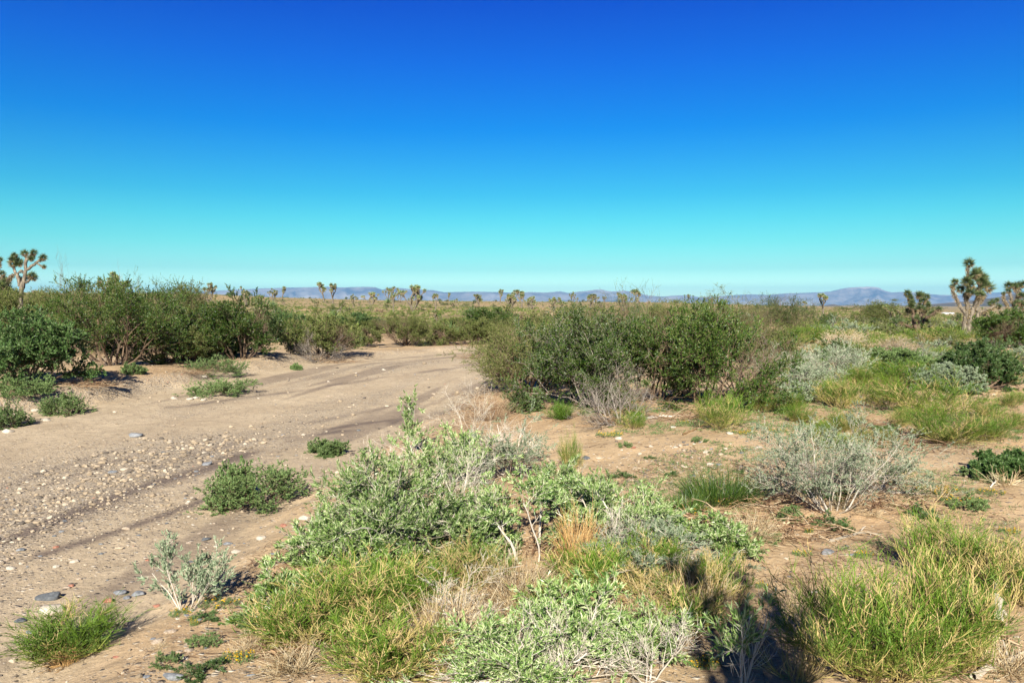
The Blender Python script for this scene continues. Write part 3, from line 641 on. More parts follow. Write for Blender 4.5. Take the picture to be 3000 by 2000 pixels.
hero('broom_shrub', broom_shrub, 215, 2960, 1760, 220, 170, 'broom clump at the right edge above the weathered pale log', kw=dict(n=40, k2=7, k3=6, e0=20, e1=86, dead=.45))
hero('broom_shrub', broom_shrub, 216, 195, 1930, 300, 140, 'round fine green bush on straw-coloured stems at the bottom left', kw=dict(n=44, k2=8, k3=8, e0=25, e1=75, dead=.08, base=.04, wob=.12, green=(0, 1)))
# --- broom and grass clumps of the right middle ground
RB = [(2115, 1255, 140, 105, 'fresh green broom clump at the right foot of the big dark bush'), (2235, 1205, 80, 60, 'small green broom clump right of the fresh green one'),
      (2470, 1195, 130, 95, 'green broom clump with a pale stalk, left of the sandy mound'), (2600, 1190, 140, 85, 'green broom clump on the sandy mound, arching pale stalk in front'),
      (2740, 1210, 240, 110, 'wide yellow-green broom clump above the black shadow patch'), (2775, 1300, 180, 120, 'dark-footed broom clump over the deepest shadow at the right'),
      (2900, 1290, 130, 80, 'thin broom clump right of the dark-footed one'), (2970, 1260, 90, 55, 'broom clump cut by the right edge below the dark green bush'),
      (2640, 1130, 200, 75, 'yellowish broom clump behind the sandy mound'), (2540, 1010, 130, 45, 'bright green low clump in front of the right bushes'),
      (2400, 1005, 150, 55, 'bright green clump beside a bare sand patch at the right'), (2730, 1005, 160, 50, 'green clump at the foot of the black Joshua tree'),
      (2900, 1010, 100, 45, 'green clump at the foot of the tallest Joshua tree'), (2850, 1060, 170, 50, 'dull broom clump below the tallest Joshua tree'),
      (1675, 1375, 60, 110, 'slim green broom clump beside a dark stone, right of the grey silvery shrub'), (1855, 1255, 70, 55, 'small green clump at the foot of the grey bare-twigged bush'),
      (1800, 1190, 110, 60, 'broom clump half hidden under the big dark bush'), (2610, 1090, 120, 55, 'straw-coloured broom clump among the pale brush'),
      (2480, 1060, 150, 60, 'straw-coloured broom clump beside the grey-green brush'), (2800, 1120, 120, 60, 'broom clump left of the dark green bush at the right edge')]
bro = [(broom_shrub(300+i, .9, .5, n=40, k2=7, k3=6, e0=18, e1=86, dead=.06+.09*(i % 3), r=.0022), .9, .5) for i in range(5)]
for i, (px, py, w, h, lab) in enumerate(RB): copyof('broom_shrub', bro[i % 5], px, py, w*1.2, h, lab)
hero('grass_clump', grass_tuft, 330, 2110, 1465, 230, 95, 'blue-green grass clump in front of the yellow flowers and dark twigs', 'grass clump', kw=dict(n=900, mat='dark_leaf'))
hero('grass_clump', grass_tuft, 331, 2010, 1495, 120, 60, 'smaller dark grass clump left of the blue-green one', 'grass clump', kw=dict(n=400, mat='dark_leaf'))
hero('tufted_plant', broom_shrub, 332, 1645, 1228, 90, 55, 'small blue-black tufted plant on the sand left of the grey bare-twigged bush', kw=dict(n=50, k2=7, k3=5, e0=15, e1=85, dead=0, green=(.75, .82)))
# --- dry straw
for i, (px, py, w, h, mat, lab) in enumerate([(1690, 1640, 170, 150, 'orange_straw', 'orange dry twiggy tuft right of the bare white forked trunks'), (1310, 1870, 330, 170, 'straw', 'pale dry straw tangle among the brooms at the bottom left of centre'),
        (2040, 1790, 260, 150, 'straw', 'pale arching straw at the right end of the thicket'), (1880, 1860, 280, 120, 'straw', 'pale straw tangle above the sparse silvery sprigs'), (870, 1960, 220, 70, 'straw', 'flattened pale straw at the bottom left of the broom mounds'),
        (1510, 1770, 260, 150, 'straw', 'dry stems arching over the hollow at the bottom centre'), (1330, 1960, 220, 110, 'straw', 'dry fallen stems at the bottom edge left of the silvery shrub'), (195, 1945, 110, 55, 'orange_straw', 'golden straw stubs at the foot of the round fine green bush'),
        (1590, 1730, 160, 80, 'straw', 'pale dry stalks between the broom tufts below the white forked trunks'), (2950, 1960, 200, 80, 'straw', 'dry straw at the bottom right corner'), (1745, 1420, 60, 30, 'straw', 'tiny dry tuft on the open sand right of the slim green broom'),
        (1440, 1230, 170, 80, 'litter', 'red-brown dry skirt at the foot of the straw-based bush'), (2190, 1580, 200, 80, 'straw', 'dry stems fanned out beside the low silvery leafy plant')]):
    hero('straw_tuft', straw_tuft, 400+i, px, py, w, h, lab, 'dry grass', kw=dict(n=260 if w > 150 else 110, mat=mat, r=.0017))
# --- litter of fallen twigs
for i, (px, py, w, h, lab) in enumerate([(2370, 1570, 420, 60, 'dark heap of fallen twigs under the many white stems'), (2250, 1480, 260, 45, 'brown fallen twigs left of the many white stems'), (2600, 1480, 300, 40, 'fallen twigs below the shrub that leans right'),
        (1480, 1200, 280, 70, 'red-brown dead twigs heaped under the straw-based bush'), (1780, 1245, 160, 60, 'dark dead twigs under the grey bare-twigged bush'), (2050, 1225, 330, 40, 'fallen twigs along the foot of the big dark bush'),
        (2520, 1250, 260, 30, 'fallen twigs on the sandy mound at the right'), (2120, 1530, 330, 45, 'brown twigs around the yellow flowers'), (2870, 1880, 220, 60, 'root-brown twigs around the weathered pale log'),
        (1270, 1010, 260, 26, 'dead branches along the far bank below the grey twiggy bush'), (1380, 1050, 120, 24, 'dead twigs hanging over the far bank'), (560, 1095, 160, 26, 'dead twigs at the far bank beside low green plants'), (960, 1060, 220, 22, 'dead branches under the bushes of the far bank'),
        (2350, 1150, 260, 30, 'dry sticks in front of the pale grey brush'), (1700, 1700, 420, 60, 'matted dead twigs between the broom tufts below the white forked trunks'), (1900, 1830, 380, 60, 'matted dead twigs under the pale straw at the bottom'), (900, 1900, 380, 50, 'matted dead twigs under the left end of the broom mounds'), (2620, 1960, 420, 60, 'matted dead twigs under the tall bright broom bush'), (1640, 1600, 260, 40, 'dead twigs on the sand at the foot of the white forked trunks'), (2700, 1310, 380, 40, 'matted dead twigs under the dark-footed broom clump'), (250, 1130, 220, 26, 'dead sticks in the shadow under the leftmost bush')]):
    hero('twig_pile', twig_pile, 430+i, px, py, w, h, lab, 'dead twigs', kw=dict(n=110))
# --- low green plants of the wash
for i, (px, py, w, h, lab) in enumerate([(750, 1480, 270, 110, 'low dense green plant at the near edge of the wash left of the silvery shrub'), (690, 1460, 100, 100, 'upright greyish sprig at the left end of the low dense green plant'), (955, 1330, 110, 38, 'tiny low green plant alone in the wash behind the big silvery shrub'),
        (650, 1155, 175, 45, 'flat green cushion plant beside white stones in the wash'), (190, 1213, 115, 60, 'low green plant in the wash beside pale flat stones, second from left'), (20, 1250, 120, 75, 'low green plant at the left edge of the wash'),
        (630, 1098, 150, 50, 'low green plant on the far bank above the cushion plant'), (390, 1095, 60, 28, 'tiny green plant on the far bank'), (60, 1150, 170, 50, 'grey-green low brush at the left edge below the dark bush'), (870, 1083, 30, 16, 'tiny green sprout on the gravel of the far bank'),
        (790, 1000, 90, 40, 'low green plant between two bushes of the far bank'), (1540, 1205, 100, 60, 'low green growth in front of the straw-based bush')]):
    hero('low_green_plant', mat_plant, 460+i, px, py, w, h, lab, 'plant', kw=dict(ll=.03 if py < 1200 else .022, lw=.012))
# --- dark green bushes of the middle ground
mes = lambda **k: dict(dict(dome=.10, n=20, k2=8, k3=7, k4=5, nl=13, ll=.028, lw=.013, e0=12, e1=85, stem='brown_stem', leaf='dark_leaf', r0=.022, wob=.15, up=.05, bare=.30, base=.12, thin=1.8), **k)
BM = [(1730, 1190, 450, 275, 'dense dark green bush in the middle, left half of the big dark bush', mes(leaf='dark_leaf', bare=.24, r0=.015, stem='grey_stem')),
      (2070, 1180, 430, 290, 'dense dark green bush in the middle, right half of the big dark bush', mes(leaf='dark_leaf', bare=.24, r0=.015)),
      (1915, 1170, 400, 250, 'dark green bush filling the middle between the two halves of the big dark bush', mes(leaf='dark_leaf', bare=.28, r0=.015)),
      (1560, 1150, 330, 200, 'olive fine-twigged bush with a straw-coloured base at the bend of the wash', mes(leaf='olive_leaf', n=30, ll=.024, lw=.008, nl=12, bare=.15, e0=30, stem='brown_stem')),
      (1660, 1040, 260, 140, 'olive bush behind the dark bush, left side', mes(leaf='olive_leaf')),
      (1790, 1020, 260, 145, 'green bush behind the dark bush, with tall sprigs against the sky', mes(leaf='green_leaf', bare=.3)),
      (2150, 1010, 330, 150, 'wide green bush behind the right half of the big dark bush', mes(leaf='olive_leaf', bare=.3)),
      (2290, 985, 200, 120, 'spreading green bush just left of the small Joshua tree on the right horizon', mes(leaf='dark_leaf', bare=.35, e0=20)),
      (60, 1130, 330, 220, 'glossy dark green bush at the left edge of the far bank', mes(leaf='green_leaf', bare=.05, nl=14, ll=.04, lw=.02, dome=.3)),
      (330, 1070, 420, 250, 'large spreading thorny tree-like bush on the far bank at the left', mes(leaf='dark_leaf', bare=.14, n=12, r0=.030, nl=16, ll=.036, lw=.018, stem='brown_stem')),
      (180, 1040, 330, 190, 'tall loose bush behind the glossy one at the left', mes(leaf='olive_leaf', bare=.3, n=12, r0=.03, ll=.036, lw=.018, stem='brown_stem')),
      (470, 1065, 230, 150, 'low dark bush at the right foot of the spreading tree-like bush', mes(leaf='dark_leaf', ll=.04, lw=.02)),
      (520, 985, 230, 150, 'pale loose bush behind the spreading tree-like bush', mes(leaf='olive_leaf', bare=.3, ll=.05, lw=.025)),
      (700, 1050, 260, 180, 'dark bush on the far bank directly above the cushion plant', mes(leaf='dark_leaf', bare=.25, ll=.04, lw=.02)),
      (620, 1050, 130, 110, 'thin dark bush left of the one above the cushion plant', mes(leaf='olive_leaf', bare=.35, ll=.04, lw=.02)),
      (940, 1040, 210, 125, 'greyish-green loose bush on the far bank', mes(leaf='olive_leaf', bare=.45, ll=.04, lw=.018)),
      (820, 1000, 150, 88, 'green bush between the dark one and the greyish one on the far bank', mes(leaf='green_leaf', bare=.3, ll=.04, lw=.02)),
      (1190, 1012, 190, 98, 'grey twiggy bush on the far bank above the bend', mes(leaf='olive_leaf', bare=.62, ll=.03, lw=.014, n=26)),
      (1300, 1010, 100, 60, 'small grey bush right of the grey twiggy one', mes(leaf='olive_leaf', bare=.4, ll=.04)),
      (1400, 1010, 160, 75, 'small brownish bush at the bend of the wash', mes(leaf='olive_leaf', bare=.3, ll=.04)),
      (1430, 965, 160, 62, 'dark rounded bush above the bend of the wash', mes(leaf='dark_leaf', bare=.2, ll=.05, lw=.025)),
      (1050, 960, 120, 42, 'green bush on the plain behind the far bank', mes(leaf='green_leaf', bare=.25, ll=.05, lw=.025)),
      (250, 1000, 260, 170, 'olive bush deep in the left thicket, behind the tree-like bush', mes(leaf='olive_leaf', ll=.04, lw=.02)),
      (420, 1010, 240, 160, 'dark bush rising behind the right side of the tree-like bush', mes(leaf='dark_leaf', ll=.04, lw=.02)),
      (40, 1010, 260, 160, 'olive bush under the leftmost Joshua trees', mes(leaf='olive_leaf', ll=.045, lw=.022)),
      (485, 975, 110, 165, 'upright dark sprigs against the sky left of the skyline', mes(leaf='dark_leaf', ll=.05, lw=.022, n=8, k2=5, k3=4, k4=0, e0=65, bare=.15, dome=0, wob=.1)),
      (385, 975, 90, 180, 'upright dark sprigs beside the small round-headed Joshua tree', mes(leaf='dark_leaf', ll=.05, lw=.022, n=6, k2=5, k3=4, k4=0, e0=68, bare=.15, dome=0, wob=.1)),
      (600, 985, 150, 80, 'loose olive bush between the tree-like bush and the next dark bush', mes(leaf='olive_leaf', ll=.04, lw=.018, bare=.35)),
      (560, 1060, 170, 110, 'greyish bush leaning over the far bank left of the dark one', mes(leaf='olive_leaf', ll=.035, lw=.016, bare=.4)),
      (1060, 1015, 120, 60, 'loose grey-green bush between the greyish and the grey twiggy bushes', mes(leaf='olive_leaf', ll=.035, lw=.015, bare=.45)),
      (1330, 975, 120, 42, 'olive bush behind the yuccas', mes(leaf='olive_leaf', ll=.045, lw=.02)),
      (1540, 990, 200, 72, 'loose olive bush above the straw-based bush', mes(leaf='olive_leaf', ll=.04, lw=.018, bare=.3)),
      (2000, 990, 260, 110, 'olive bush behind the middle of the big dark bush', mes(leaf='olive_leaf', ll=.035, lw=.015, bare=.35)),
      (2240, 1060, 200, 110, 'loose green bush at the right end of the big dark bush', mes(leaf='olive_leaf', ll=.03, lw=.014, bare=.35)),
      (1865, 1040, 150, 220, 'tall thin sprigs sticking up out of the big dark bush against the sky', mes(leaf='green_leaf', n=7, k2=5, k3=4, k4=0, e0=68, e1=88, bare=.1, dome=0, wob=.08, r0=.010)),
      (2180, 1010, 170, 150, 'thin upright sprigs behind the right end of the big dark bush', mes(leaf='dark_leaf', n=8, k2=5, k3=4, k4=0, e0=60, e1=88, bare=.15, dome=0, wob=.08, r0=.012)),
      (95, 965, 230, 110, 'olive bush on the rise between the two leftmost Joshua trees', mes(leaf='olive_leaf', ll=.05, lw=.022)),
      (250, 940, 220, 90, 'dark bush on the rise behind the tall loose bush at the left', mes(leaf='dark_leaf', ll=.05, lw=.022)),
      (1110, 975, 90, 38, 'low olive bush on the flat behind the end of the far bank', mes(leaf='olive_leaf', ll=.04, lw=.02)),
      (2870, 1135, 190, 125, 'dark green leafy bush near the right edge, in the middle distance', mes(leaf='green_leaf', bare=.12, ll=.04, lw=.018)),
      (2960, 1020, 180, 110, 'dark bush at the right edge under the rightmost Joshua tree', mes(leaf='dark_leaf', bare=.2, ll=.05, lw=.025)),
      (2945, 1395, 150, 65, 'small blue-green bush at the right edge in shadow', mes(leaf='green_leaf', bare=.1, n=10)),
      (2600, 940, 300, 60, 'row-like dark brush at the foot of the low hills', mes(leaf='olive_leaf', ll=.07, lw=.04)),
      (2620, 1100, 200, 75, 'blue-green leafy bush left of the dark green one near the right edge', mes(leaf='mat_leaf', bare=.1, ll=.04, lw=.016)),
      (2760, 1140, 170, 70, 'grey-green leafy bush touching the dark green one near the right edge', mes(leaf='greygreen_leaf', bare=.15, ll=.035, lw=.013))]
for i, (px, py, w, h, lab, kw) in enumerate(BM): hero('desert_bush', leafy_shrub, 500+i, px, py, w, h, lab, 'bush', kw=kw)
# leaning pale dead branches in those bushes
hero('bare_branched_shrub', leafy_shrub, 560, 1810, 1245, 270, 165, 'grey bare-twigged bush in front of the big dark bush', kw=mes(stem='grey_stem', n=13, bare=.9, nl=1, r0=.011, e0=25, k4=2, k3=5, leaf='olive_leaf', thin=1.2))
hero('bare_branched_shrub', leafy_shrub, 561, 410, 1050, 130, 270, 'leafless grey branch rising above the bushes at the left against the sky', kw=mes(dome=0, n=2, k2=5, k3=4, bare=.95, nl=1, r0=.04, e0=60, e1=80, wob=.1, stem='grey_stem'))
hero('bare_branched_shrub', leafy_shrub, 562, 175, 1000, 90, 260, 'thin leafless stem against the sky right of the left Joshua tree', kw=mes(dome=0, n=2, k2=6, k3=5, bare=.95, nl=1, r0=.014, e0=70, e1=86, wob=.12, stem='brown_stem'))
hero('bare_branched_shrub', leafy_shrub, 563, 1680, 1180, 260, 230, 'long tan leafless stems leaning left across the big dark bush', kw=mes(dome=0, n=6, k2=4, k3=3, k4=0, bare=.95, nl=1, r0=.012, e0=35, e1=70, wob=.05, stem='pale_stem'))
hero('bare_branched_shrub', leafy_shrub, 564, 2190, 1170, 300, 240, 'long grey stems rising right out of the big dark bush', kw=mes(stem='grey_stem', dome=0, n=7, k2=4, k3=4, k4=2, bare=.9, nl=2, r0=.014, e0=35, e1=75, wob=.07))
hero('bare_branched_shrub', leafy_shrub, 565, 930, 1060, 190, 90, 'grey leafless branches at the foot of the greyish-green loose bush', kw=mes(stem='grey_stem', dome=0, n=9, bare=.95, nl=1, r0=.016, e0=10, e1=60))
hero('bare_branched_shrub', leafy_shrub, 566, 320, 1060, 330, 130, 'leaning grey trunks under the spreading tree-like bush', kw=mes(dome=0, n=6, k2=4, k3=3, k4=0, bare=.95, nl=1, r0=.035, e0=12, e1=45, wob=.1, stem='brown_stem'))
# --- pale brush of the right middle ground
PB = [(2300, 1105, 250, 85, 'silver-grey brush right of the big dark bush, left clump'), (2450, 1110, 190, 100, 'silver-grey brush with bleached stems, in the centre of the pale brush'), (2370, 1130, 170, 60, 'low silver-grey brush in front of the left clump'),
      (2480, 1030, 170, 60, 'tan dry brush in the middle distance at the right'), (2620, 1050, 170, 60, 'straw-pale rounded brush left of the black Joshua tree foot'), (2330, 1180, 120, 60, 'grey brush beside the fresh green broom clump'), (2700, 1075, 130, 50, 'pale brush in front of the black Joshua tree')]
for i, (px, py, w, h, lab) in enumerate(PB):
    hero('grey_brush', leafy_shrub, 600+i, px, py, w, h, lab, kw=dict(n=26, k2=8, k3=5, nl=12, ll=.030, lw=.011, e0=15, e1=80, stem='pale_stem', leaf='greygreen_leaf' if i not in (3, 4) else 'straw', r0=.006, bare=.1, thin=2))
# --- yuccas
yu = [(yucca(700+i), .6, .6) for i in range(3)]
for i, (px, py, w, h, lab) in enumerate([(1313, 998, 62, 60, 'spiky green yucca on the far bank below the small leaning Joshua tree'), (1352, 995, 46, 40, 'smaller spiky yucca right of the larger one'), (800, 900, 20, 22, 'bright green spiky yucca on the plain left of the thin Joshua trees'),
        (1137, 889, 20, 18, 'bright yellow-green yucca on the plain near the dense Joshua tree'), (980, 935, 26, 30, 'upright pale yucca behind the far bank bushes')]):
    x, y = at(px, py); s = h/FPX*y/.6; plant('yucca_plant', yu[i % 3][0], (x, y, hz(x, y)), lab, 'yucca', scale=(s, s, s))
# --- yellow flower patches
fl = [flower_patch(720+i, .5, .06, 110, 26+i*10) for i in range(4)]
for i, (px, py, w, lab) in enumerate([(640, 1770, 130, 'yellow flowers on a low green mat right of the small upright silvery shrub'), (530, 1800, 70, 'yellow flowers at the foot of the small upright silvery shrub'), (570, 1830, 30, 'lone yellow flower sprout below the small upright silvery shrub'),
        (700, 1930, 110, 'few yellow flowers in green leaves at the bottom left of the broom mounds'), (2020, 1500, 120, 'yellow flowers under the blue-green grass clump, left patch'), (2040, 1530, 60, 'small yellow patch nearest the low silvery leafy plant'), (2130, 1475, 90, 'orange-yellow flowers in brown twigs'),
        (2180, 1270, 80, 'bright yellow flowers next to a pale stone below the fresh broom'), (2280, 1265, 60, 'yellow flowers on the sand beside the bright yellow patch'), (1930, 1205, 50, 'yellow flowers at the foot of the big dark bush'), (1790, 1275, 90, 'green mat with scattered yellow flowers in front of the grey bare-twigged bush'),
        (2750, 1440, 130, 'yellow flowers on the sand below the shadow patch at the right'), (2820, 1470, 130, 'yellow flowers beside dry brown stalks at the right'), (2900, 1445, 90, 'yellow flowers beside the small white object at the right'), (2060, 1945, 120, 'yellow flowers at the edge of the black shadow at the bottom'),
        (2370, 1560, 30, 'tiny yellow flower on the twig heap'), (2350, 1625, 60, 'tiny yellow flowers on the sand below the twig heap'), (2230, 1720, 40, 'lone yellow flower tuft on bare sand right of the thicket'), (2290, 1175, 40, 'small yellow flowers near the grey brush'), (2960, 1560, 70, 'yellow flowers at the right edge on open sand'),
        (2010, 1240, 40, 'yellow flowers left of the fresh green broom clump'), (2530, 1630, 60, 'scattered yellow flowers on sand right of the twig heap')]):
    x, y = at(px, py); s = w/FPX*y/.5; plant('yellow_flowers', fl[i % 4], (x, y, hz(x, y)), lab, 'wildflowers', scale=(s, s, max(.6, min(1.6, s))), rz=_rs.uniform(0, .6)*0)

# ------------------------------------------------------------------ Joshua trees
def zoomed(pts, ox, oz, k, y=0.0):   # points read off an enlarged crop, in metres from the tree's base
    return [((p[0]-ox)/k, p[3] if len(p) > 3 else y, (oz-p[1])/k, p[2]) for p in pts]
def jtree(px, py, D, limbs, tips, ox, oz, k, label, seed, rs=1.0, shag_from=.35, bark='bark'):
    x = (px-CX)/FPX*D; z = hz(x, D); up = max(0.0, CAM_Z+(HORIZON-py)/FPX*D-z)
    LL = [zoomed(L, ox, oz, k) for L in limbs]
    LL = [([(L[0][0]*.6, L[0][1], -.05, L[0][3]*1.15)] if up > .1 and L[0][2] < .45 else [])+[(a, b, c+up, r) for a, b, c, r in L] for L in LL]
    joshua_detailed((x, D, z-.05), LL, [((t[0]-ox)/k, t[3] if len(t) > 3 else 0, (oz-t[1])/k+up, t[2]) for t in tips], label, None, seed=seed, rs=rs, shag_from=shag_from, bark=bark)
# the tallest one at the right (crop scale 5.227 px per photo px)
D1 = 44.0; k1 = 5.227*FPX/D1
jtree(2830, 980, D1, [
    [(1420, 1270, .16), (1425, 1100, .15), (1450, 960, .14), (1470, 860, .11), (1440, 700, .10), (1430, 600, .09, -.2)], [(1450, 960, .11), (1390, 880, .10), (1340, 740, .09, .2), (1290, 610, .08, .3), (1280, 500, .07, .3)],
    [(1490, 1250, .15), (1510, 1000, .14), (1560, 850, .13), (1640, 640, .11), (1640, 520, .09)], [(1590, 1050, .12), (1640, 930, .11), (1760, 860, .10, -.2), (1880, 810, .08, -.3)], [(1470, 1240, .13), (1540, 1130, .13), (1590, 1040, .12)],
    [(1450, 760, .09), (1490, 600, .08, .2), (1500, 420, .07, .2), (1480, 230, .06, .2)], [(1560, 850, .10), (1590, 700, .10, -.3), (1600, 640, .08, -.3)], [(1640, 620, .09), (1700, 500, .08, .2), (1720, 420, .07, .2)], [(1600, 900, .1), (1700, 740, .09, .3), (1800, 640, .08, .4)],
    [(1640, 520, .09), (1590, 400, .08), (1580, 340, .07)], [(1640, 520, .08), (1680, 380, .07, .3), (1670, 300, .06, .3)]],
    [(1505, 170, 1.15, .2), (1310, 450, .8, .3), (1270, 520, .6, .3), (1410, 450, 1.15, -.2), (1380, 560, 1.0, .2), (1470, 510, 1.0, -.3), (1440, 610, 1.0, -.4), (1570, 340, 1.25, 0), (1660, 300, 1.1, .3), (1710, 390, 1.2, .2), (1640, 440, 1.1, -.2), (1750, 400, 1.0, .3), (1590, 650, 1.0, -.4), (1530, 400, .9, .3), (1700, 500, 1.0, -.2), (1830, 540, 1.25, .3), (1740, 640, .9, .5), (1890, 830, .7, -.3), (1640, 590, .9, .1), (1500, 660, .9, .3)],
    1450, 1270, k1, 'tallest Joshua tree at the right, pale trunk forked from the ground, single high tuft', 41, .95)
D2 = 50.0; k2_ = 5.227*FPX/D2
jtree(2690, 965, D2, [
    [(760, 1180, .16), (700, 1060, .15), (690, 940, .13), (720, 850, .12)], [(780, 1170, .14), (800, 1000, .12), (800, 860, .10), (790, 720, .08)], [(800, 1170, .14), (860, 1020, .12), (930, 960, .10), (1000, 920, .10), (1080, 850, .10)],
    [(790, 1060, .11), (850, 950, .1, .2), (890, 900, .08, .2)], [(700, 940, .1), (650, 860, .09, -.2), (630, 760, .08, -.2)], [(650, 860, .08), (640, 720, .07, .2), (620, 640, .06, .2)], [(800, 860, .08), (860, 760, .07), (900, 680, .06)], [(840, 1150, .08), (900, 1125, .07), (950, 1125, .06)],
    [(760, 1170, .10), (640, 1110, .09, .4), (560, 1060, .08, .5)], [(800, 740, .07), (770, 680, .06)]],
    [(620, 620, 1.1, .2), (650, 680, 1.0, .1), (640, 760, .9, -.2), (620, 810, 1.0, -.3), (690, 740, .9, .3), (770, 650, 1.2, 0), (830, 650, 1.1, .2), (890, 670, .9, 0), (910, 760, .8, .1), (880, 800, .8, -.3), (800, 730, 1.0, -.3), (730, 850, 1.0, -.4), (800, 850, .9, -.3), (1080, 860, .9, 0), (1000, 920, 1.0, .1), (890, 900, .7, .2), (960, 1060, .8, .4), (560, 1050, .9, .5), (640, 880, .9, .2), (700, 1000, .9, -.4), (930, 970, .7, 0)],
    770, 1180, k2_, 'black-looking bushy Joshua tree left of the tallest one at the right', 42, .85, .85, 'brown_stem')  # darker bark on this tree puts its shade into the colour
D3 = 60.0; k3_ = 5.227*FPX/D3
jtree(2975, 925, D3, [
    [(2220, 940, .17), (2210, 850, .15), (2190, 760, .14), (2240, 640, .12), (2270, 540, .1)], [(2200, 800, .12), (2150, 700, .1), (2160, 560, .08, .3)], [(2240, 780, .12), (2330, 700, .1, -.2), (2380, 560, .08, -.2)], [(2100, 850, .1), (2080, 760, .09), (2030, 680, .07), (2025, 590, .06)], [(2215, 900, .12), (2120, 860, .1), (2090, 800, .09)], [(2240, 640, .09), (2200, 540, .07), (2180, 480, .06)]],
    [(2140, 470, 1.2, .3), (2190, 480, 1.0, 0), (2120, 550, .9, .2), (2250, 470, 1.2, .1), (2320, 460, 1.2, -.1), (2390, 480, 1.2, -.2), (2250, 620, 1.0, -.3), (2280, 540, .9, .3), (2340, 620, 1.0, -.3), (2190, 730, .9, -.4), (2025, 590, .6, 0), (1890, 740, 1.1, .3), (1950, 690, .7, .2), (2260, 740, 1.1, -.3), (2400, 700, 1.1, 0), (2360, 800, 1.0, .2)],
    2220, 940, k3_, 'Joshua tree cut by the right edge, with a broad flat-topped crown', 43, 1.0)
# the left one (crop scale 5.8725)
D4 = 42.0; k4_ = 5.8725*FPX/D4
jtree(62, 880, D4, [
    [(370, 1060, .17), (400, 860, .16), (440, 720, .13), (470, 600, .11), (490, 500, .10), (480, 400, .09), (520, 330, .08), (590, 280, .07), (620, 240, .06)], [(480, 540, .09), (570, 470, .09), (640, 420, .085), (710, 370, .08), (780, 320, .06)], [(670, 400, .06), (730, 440, .055), (790, 470, .05)],
    [(480, 420, .08), (500, 330, .07), (480, 260, .06)], [(370, 800, .12), (350, 640, .1), (300, 560, .09), (275, 480, .08), (280, 420, .07)], [(340, 600, .07), (370, 560, .07), (410, 530, .07), (435, 570, .06)], [(430, 760, .1), (520, 720, .08), (580, 650, .07)]],
    [(630, 230, .75, 0), (475, 245, .8, 0), (560, 320, .6, .2), (620, 340, .6, -.2), (790, 315, .8, 0), (795, 470, .5, 0), (295, 270, .6, 0), (260, 300, .7, .2), (300, 350, .8, -.2), (350, 380, .85, .1), (380, 425, .7, 0), (280, 410, .9, -.1), (590, 620, .85, 0), (610, 660, .7, .1), (440, 640, .6, .3), (320, 670, .6, .3)],
    380, 1060, k4_, 'Joshua tree with long pale crooked arms against the sky at the far left', 44, .95, .85)
jtree(12, 880, 45.0, [
    [(40, 900, .15), (60, 760, .13), (90, 620, .12), (150, 520, .1), (230, 430, .08)], [(60, 760, .12), (20, 640, .1), (40, 460, .08)], [(0, 760, .12), (-80, 560, .1), (-10, 300, .07), (0, 200, .06)]],
    [(45, 430, .8, 0), (15, 520, .9, .2), (100, 570, 1.1, 0), (60, 640, 1.2, -.2), (20, 620, 1.1, .1), (100, 700, 1.1, .2), (10, 185, .7, 0), (140, 740, .8, .2), (30, 700, 1.2, -.3)],
    50, 900, 5.8725*FPX/45.0, 'Joshua tree cut by the left edge with dark clustered tufts', 45, .9, .5)

